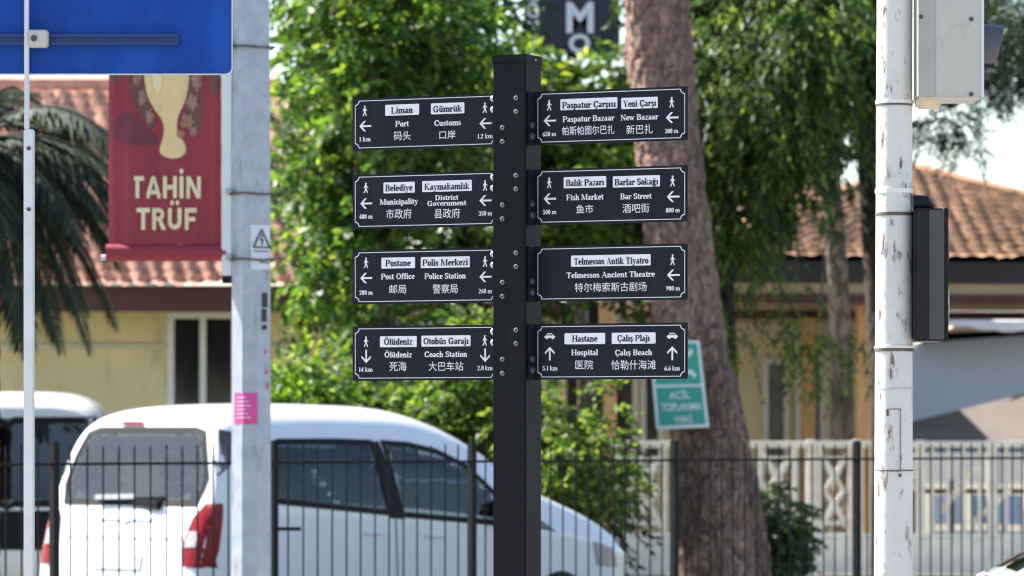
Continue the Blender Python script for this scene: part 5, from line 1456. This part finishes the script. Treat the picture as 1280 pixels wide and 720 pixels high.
# T1: bright broadleaf tree behind the left boards
c1 = at(480, 215, 40)
cl1 = ellipsoid_clumps(rg_, c1, (1.02, 1.2, 2.15), 60, .26, .50, .2)
cl1 = clear_of(cl1, 722, 25, 50)
cl1 = [c for c in cl1 if c[0][0]*F/c[0][1] + 640 - c[1]*F/c[0][1] > (318 if c[0][2] < at(0, 260, 40).z else 338)]
rg2 = random.Random(4)
cl1 = [c for c in cl1 if not (c[0][0]*F/c[0][1] + 640 > 490 and HZ - (c[0][2] - CAMZ)*F/c[0][1] > 280 and rg2.random() < .65)]
b1 = gnd(500, 40.3)
tree('broadleaf_tree', 'bright green feathery tree filling the gap between lamp post and signpost', 'tree', b1,
     [b1, b1 + Vector((-.05, 0, 1.0)), at(488, 420, 40.2), at(478, 300, 40.2)], [.13, .11, .09, .06], cl1, 1950, 11, .32, .122, .058, .3, 'leaf_bright', 'bark_grey', 21, every=1, limb_r=.034)
# T2: yellow-green tree right of the signpost top
c2 = at(715, 150, 42)
cl2 = ellipsoid_clumps(rg_, c2, (.66, .9, 1.55), 30, .24, .42, .2)
cl2 = clear_of(cl2, 722, 25, 44)
b2_ = gnd(735, 42.6)
tree('broadleaf_tree', 'yellow green leafy tree between the signpost and the thick pine trunk', 'tree', b2_,
     [b2_, at(735, 500, 42.5), at(722, 330, 42.3), at(715, 200, 42.2)], [.09, .08, .06, .04], cl2, 800, 11, .30, .125, .06, .3, 'leaf_mid', 'bark_grey', 22, every=2, limb_r=.026)
# sunlit shoots at its top
# back rank of dark trees
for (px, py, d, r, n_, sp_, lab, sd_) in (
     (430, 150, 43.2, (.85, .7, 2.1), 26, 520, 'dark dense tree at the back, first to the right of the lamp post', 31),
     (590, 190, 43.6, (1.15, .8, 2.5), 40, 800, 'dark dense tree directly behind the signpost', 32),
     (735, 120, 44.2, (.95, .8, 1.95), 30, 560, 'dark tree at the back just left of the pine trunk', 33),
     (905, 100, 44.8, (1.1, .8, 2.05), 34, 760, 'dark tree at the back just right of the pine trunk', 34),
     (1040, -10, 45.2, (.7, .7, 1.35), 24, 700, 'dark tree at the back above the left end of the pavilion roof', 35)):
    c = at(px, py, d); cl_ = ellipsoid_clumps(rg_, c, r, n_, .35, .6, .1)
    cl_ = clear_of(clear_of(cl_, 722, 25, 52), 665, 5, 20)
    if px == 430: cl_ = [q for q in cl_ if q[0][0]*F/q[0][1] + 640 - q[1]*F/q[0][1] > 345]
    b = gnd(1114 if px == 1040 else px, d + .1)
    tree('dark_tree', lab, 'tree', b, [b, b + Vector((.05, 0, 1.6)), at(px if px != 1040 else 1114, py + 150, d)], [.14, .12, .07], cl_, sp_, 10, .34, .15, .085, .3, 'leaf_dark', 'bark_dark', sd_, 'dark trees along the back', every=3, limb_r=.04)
# pine with the thick reddish trunk
rng = np.random.default_rng(5)
pb_ = gnd(900, 38)
pt = thing('pine_tree', 'pine with thick reddish plated trunk leaning left and a slimmer second stem', 'tree', tuple(pb_))
def barked(path, rads, n=84, sub=40, amp=.030, seed=0, d=38, ):
    pts = []; rr = []
    P = [at(x, y, d) for x, y in path]
    tab = [[(i, p[k]) for i, p in enumerate(P)] for k in range(3)]; rt = list(enumerate(rads))
    m = (len(P)-1)*sub
    for i in range(m+1):
        u = i/sub; pts.append(Vector([interp(tab[k], u) for k in range(3)])); rr.append(interp(rt, u))
    b = MB(); b.tube(pts, rr, n)
    from mathutils import noise as ns
    for v_i, v in enumerate(b.v):
        ring_i = v_i // n; c = pts[min(ring_i, m)]; o = v - c
        if o.length < 1e-6: continue
        q = Vector((v.x*7, v.y*7, v.z*2.4 + seed)); a = ns.noise(q)*1.0 + ns.noise(q*2.3)*.6
        plate = abs(ns.noise(Vector((v.x*13, v.y*13, v.z*4 + seed))))
        b.v[v_i] = c + o*(1 + (a*amp + (-.03 if plate < .07 else .014 + .012*ns.noise(Vector((v.x*31, v.y*31, v.z*11))))) / max(.1, o.length))
    return b
b = barked([(812, -420), (816, -200), (819, -30), (826, 90), (838, 210), (851, 320), (865, 430), (880, 540), (891, 640), (897, 730), (900, 775)],
           [.20, .235, .262, .272, .275, .278, .283, .29, .30, .318, .34])
b.build('trunk', M['bark_pine'], pt, smooth='all')
b = barked([(868, 385), (884, 440), (906, 520), (925, 610), (938, 700), (946, 775)], [.10, .135, .15, .15, .155, .165], seed=9, d=38.45)
b.build('second_stem', M['bark_pine'], pt, smooth='all')
pk_ = at(812, -415, 38)
clp = ellipsoid_clumps(rg_, (pk_.x, 38, pk_.z + .6), (1.5, 1.6, .8), 22, .35, .6, .1)
mb = MB(); limbs(mb, pk_, clp, rng, .07, 1); mb.build('limb', M['bark_pine'], pt, smooth='all')
P, D = crown_points(rng, clp, 900, .0, .5); V, Fq = leaf_arrays(rng, P, D, 22, .26, .16, .012, .1); raw_mesh('crown', V, Fq, M['needle'], pt)
# weeping tree right of the pine
b4 = gnd(1052, 48.8)
cl4 = ellipsoid_clumps(rg_, at(965, 75, 43.6), (.95, .9, 1.30), 34, .22, .40, .15)
cl4 += [(np.array(at(x, y, d)), r) for x, y, d, r in ((905, 270, 43.2, .24), (940, 290, 43.4, .24), (900, 360, 43.2, .16), (918, 400, 43.2, .14), (1000, 350, 43.4, .10), (985, 395, 43.4, .11), (1035, 425, 43.6, .13), (1000, 420, 43.6, .13), (962, 330, 43.4, .13), (1076, 410, 43.8, .13))]
cl4 = [c for c in cl4 if not (c[0][0]*F/c[0][1] + 640 > 948 and HZ - (c[0][2] - CAMZ)*F/c[0][1] + c[1]*126 + 55 > 265 and c[1] > .135)]
for c in cl4: c[0][1] += .6
tree('weeping_tree', 'weeping tree with drooping sprays and pale mottled trunk left of the white signal pole', 'tree', b4,
     [b4, at(1053, 640, 48.8), at(1053, 520, 48.8), at(1050, 400, 48.7), at(1042, 250, 48.3), at(1034, 110, 47.2), at(1040, 0, 46), at(1030, -120, 45)], [.17, .15, .135, .13, .10, .085, .08, .06], cl4, 1500, 12, .42, .12, .034, .9, 'leaf_droop', 'bark_grey', 41, limb_from=-3, every=2, limb_r=.026, down=.6, hang=.8)
# slender dark trunk next to it, its crown to the right behind the signal
b5 = gnd(1106, 45.6)
cl5 = [(np.array(at(x, y, d-1.4)), r) for x, y, d, r in ((1190, -20, 47, .45), (1235, 40, 45.4, .34), (1280, -10, 47, .5), (1150, 60, 46.8, .25), (1168, 160, 46.8, .19), (1192, 150, 46.8, .15), (1235, 120, 47, .17), (1205, 182, 46.8, .12), (1090, -60, 47, .4), (1260, 85, 47, .22), (1300, 60, 47, .4))]
tree('slender_tree', 'slender dark stemmed tree whose foliage shows behind the grey signal housing', 'tree', b5,
     [b5, at(1106, 500, 45.6), at(1087, 215, 45.6), at(1081, 60, 45.6), at(1083, -60, 45.6)], [.15, .14, .125, .11, .07], cl5, 1500, 14, .26, .10, .02, .5, 'needle', 'bark_dark', 42, limb_from=-1, every=1, limb_r=.022, down=.3)
# shrubs
def shrub(px, py, d, r, n_, sp_, lm, lab, sd_, llen=.085, lw=.045):
    c = at(px, py, d); cl_ = ellipsoid_clumps(np.random.default_rng(sd_), c, r, n_, .16, .32, .2)
    b = gnd(px, d)
    tree('shrub', lab, 'shrub', b, [b, b + Vector((.03, 0, .3)), Vector((c.x, c.y, max(.45, c.z - r[2]*.3)))], [.05, .04, .025], cl_, sp_, 10, .24, llen, lw, .25, lm, 'bark_dark', sd_, 'shrubs behind the white van', every=1, limb_r=.018)
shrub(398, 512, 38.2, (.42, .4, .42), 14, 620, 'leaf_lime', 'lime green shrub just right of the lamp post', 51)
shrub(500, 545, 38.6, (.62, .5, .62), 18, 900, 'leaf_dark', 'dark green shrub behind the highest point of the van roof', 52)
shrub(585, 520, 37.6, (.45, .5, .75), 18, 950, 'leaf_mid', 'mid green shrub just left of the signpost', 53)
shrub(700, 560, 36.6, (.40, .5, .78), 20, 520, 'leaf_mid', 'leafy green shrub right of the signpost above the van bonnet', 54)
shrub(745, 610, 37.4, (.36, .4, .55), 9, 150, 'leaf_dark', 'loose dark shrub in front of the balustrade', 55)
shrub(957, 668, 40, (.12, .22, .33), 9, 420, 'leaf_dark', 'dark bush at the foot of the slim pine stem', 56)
# palm at the left edge
pp = gnd(-28, 36)
pl = thing('palm_tree', 'dark palm with drooping fronds hanging in front of the tiled roof at left', 'palm', tuple(pp))
hd = at(-28, 178, 36)
mb = MB(); tp_ = [pp.lerp(hd, i/30) for i in range(31)]; mb.tube(tp_, [.17 + .018*(i % 2) for i in range(31)], 16); mb.build('trunk', M['bark_dark'], pl, smooth=True)
rng = np.random.default_rng(77)
for k in range(54):
    az = k*2.399 + rng.uniform(-.2, .2); el = R(rng.uniform(-60, 65)); Lf = rng.uniform(1.35, 1.95)
    d0 = Vector((math.cos(az)*math.cos(el), math.sin(az)*math.cos(el), math.sin(el)))
    pts = []; p = hd + d0*.1; dv = d0.copy(); n = 16
    for i in range(n+1):
        pts.append(p.copy()); dv = (dv + Vector((0, 0, -.085 - .05*max(0, el)))).normalized(); p = p + dv*(Lf/n)
    mb = MB(); mb.tube(pts, [.014*(1-i/n) + .003 for i in range(n+1)], 5); fr = mb.build('frond', M['leaf_palm'], pl, smooth='all')
    V = []
    for i in range(2, n+1):
        for q in (0, .33, .66):
            if i == n and q > 0: break
            a = pts[i].lerp(pts[min(i+1, n)], q); dd = (pts[min(i+1, n)] - pts[i-1]).normalized()
            s = dd.cross(Vector((0, 0, 1)));
            if s.length < .1: s = Vector((1, 0, 0))
            s.normalize()
            for sg_ in (-1, 1):
                l = .40*math.sin(math.pi*min(1, (i+q)/n*.85 + .12))**.6 * rng.uniform(.8, 1.1)
                e = (dd*.75 + s*sg_*.75 + Vector((0, 0, -.35 + rng.uniform(-.2, .1)))).normalized()
                w = dd*.024
                tip = a + e*l + Vector((0, 0, -.10*l))
                mid = a + e*l*.5
                V += [a, mid + w, tip, mid - w]
    raw_mesh('leaflets', np.array([tuple(v) for v in V]), np.arange(len(V)).reshape(-1, 4), M['leaf_palm'], fr)

# ------------------------------------------------------------------ green assembly sign
gs = thing('assembly_sign', 'green and white emergency assembly sign hanging tilted against the pine trunk', 'sign', tuple(at(852, 480, 37.55)))
GD = 37.55
def gp(u, v):     # u,v in 0..1 over the plate
    tl, tr, bl_, br = Vector((811, 425)), Vector((874.5, 426)), Vector((820.5, 537)), Vector((886.5, 534))
    q = tl.lerp(tr, u).lerp(bl_.lerp(br, u), v); return at(q.x, q.y, GD - .12*u)
mb = MB(); mb.prism([gp(0,0), gp(0,1), gp(1,1), gp(1,0)], (0, .012, 0)); gb = mb.build('plate', M['green_sign_white'], gs)
def gquad(u0, v0, u1, v1, name, m, lift=.003):
    mb = MB(); mb.add([p + Vector((0, -lift, 0)) for p in (gp(u0,v0), gp(u0,v1), gp(u1,v1), gp(u1,v0))], [[0,1,2,3]]); return mb.build(name, m, gb, fix=False)
gquad(.06, .03, .94, .50, 'pictogram_field', M['green_sign']); gquad(.06, .53, .94, .96, 'text_field', M['green_sign'])
def gtext(s, u0, u1, v0, v1):
    V, Fs = text_mesh(s, .02); V = fit(V, u0, u1, -v1, -v0)
    mb = MB(); mb.add([gp(v.x, -v.y) + Vector((0, -.006, 0)) for v in V], Fs); mb.build('lettering', M['green_sign_white'], gb, fix=False)
gtext('ACİL', .30, .70, .555, .665); gtext('TOPLANMA', .12, .90, .71, .80); gtext('YERİ', .34, .70, .84, .935)
for (u0, v0, u1, v1) in ((.68, .09, .84, .18), (.70, .34, .86, .43), (.14, .09, .30, .18), (.14, .34, .30, .43)):
    mb = MB(); cu, cv_ = (u0+u1)/2, (v0+v1)/2
    du, dv_ = (1 if cu < .5 else -1)*.09, (1 if cv_ < .25 else -1)*.05
    tri = [(cu+du, cv_+dv_), (cu-du*.2, cv_+dv_), (cu-du, cv_-dv_*.2), (cu-du*.4, cv_-dv_), (cu+du*.1, cv_), (cu+du, cv_-dv_*.1)]
    mb.add([gp(*q) + Vector((0, -.006, 0)) for q in tri], [list(range(6))]); mb.build('arrow', M['green_sign_white'], gb, fix=False)
for du in (-.12, -.02, .09):
    mb = MB()
    for q in dot(0, .0, .03) + rnib([(0, .05), (0, .10)], .035):
        mb.add([gp(.49 + du + x*1.2, .20 + y) + Vector((0, -.006, 0)) for x, y in q], [list(range(len(q)))])
    mb.build('person_symbol', M['green_sign_white'], gb, fix=False)
mb = MB(); mb.tube([gp(.5, .02) + Vector((0, .02, 0)), gp(.5, .02) + Vector((0, .22, .0))], .02, 8); mb.build('hanger', M['galv'], gs)
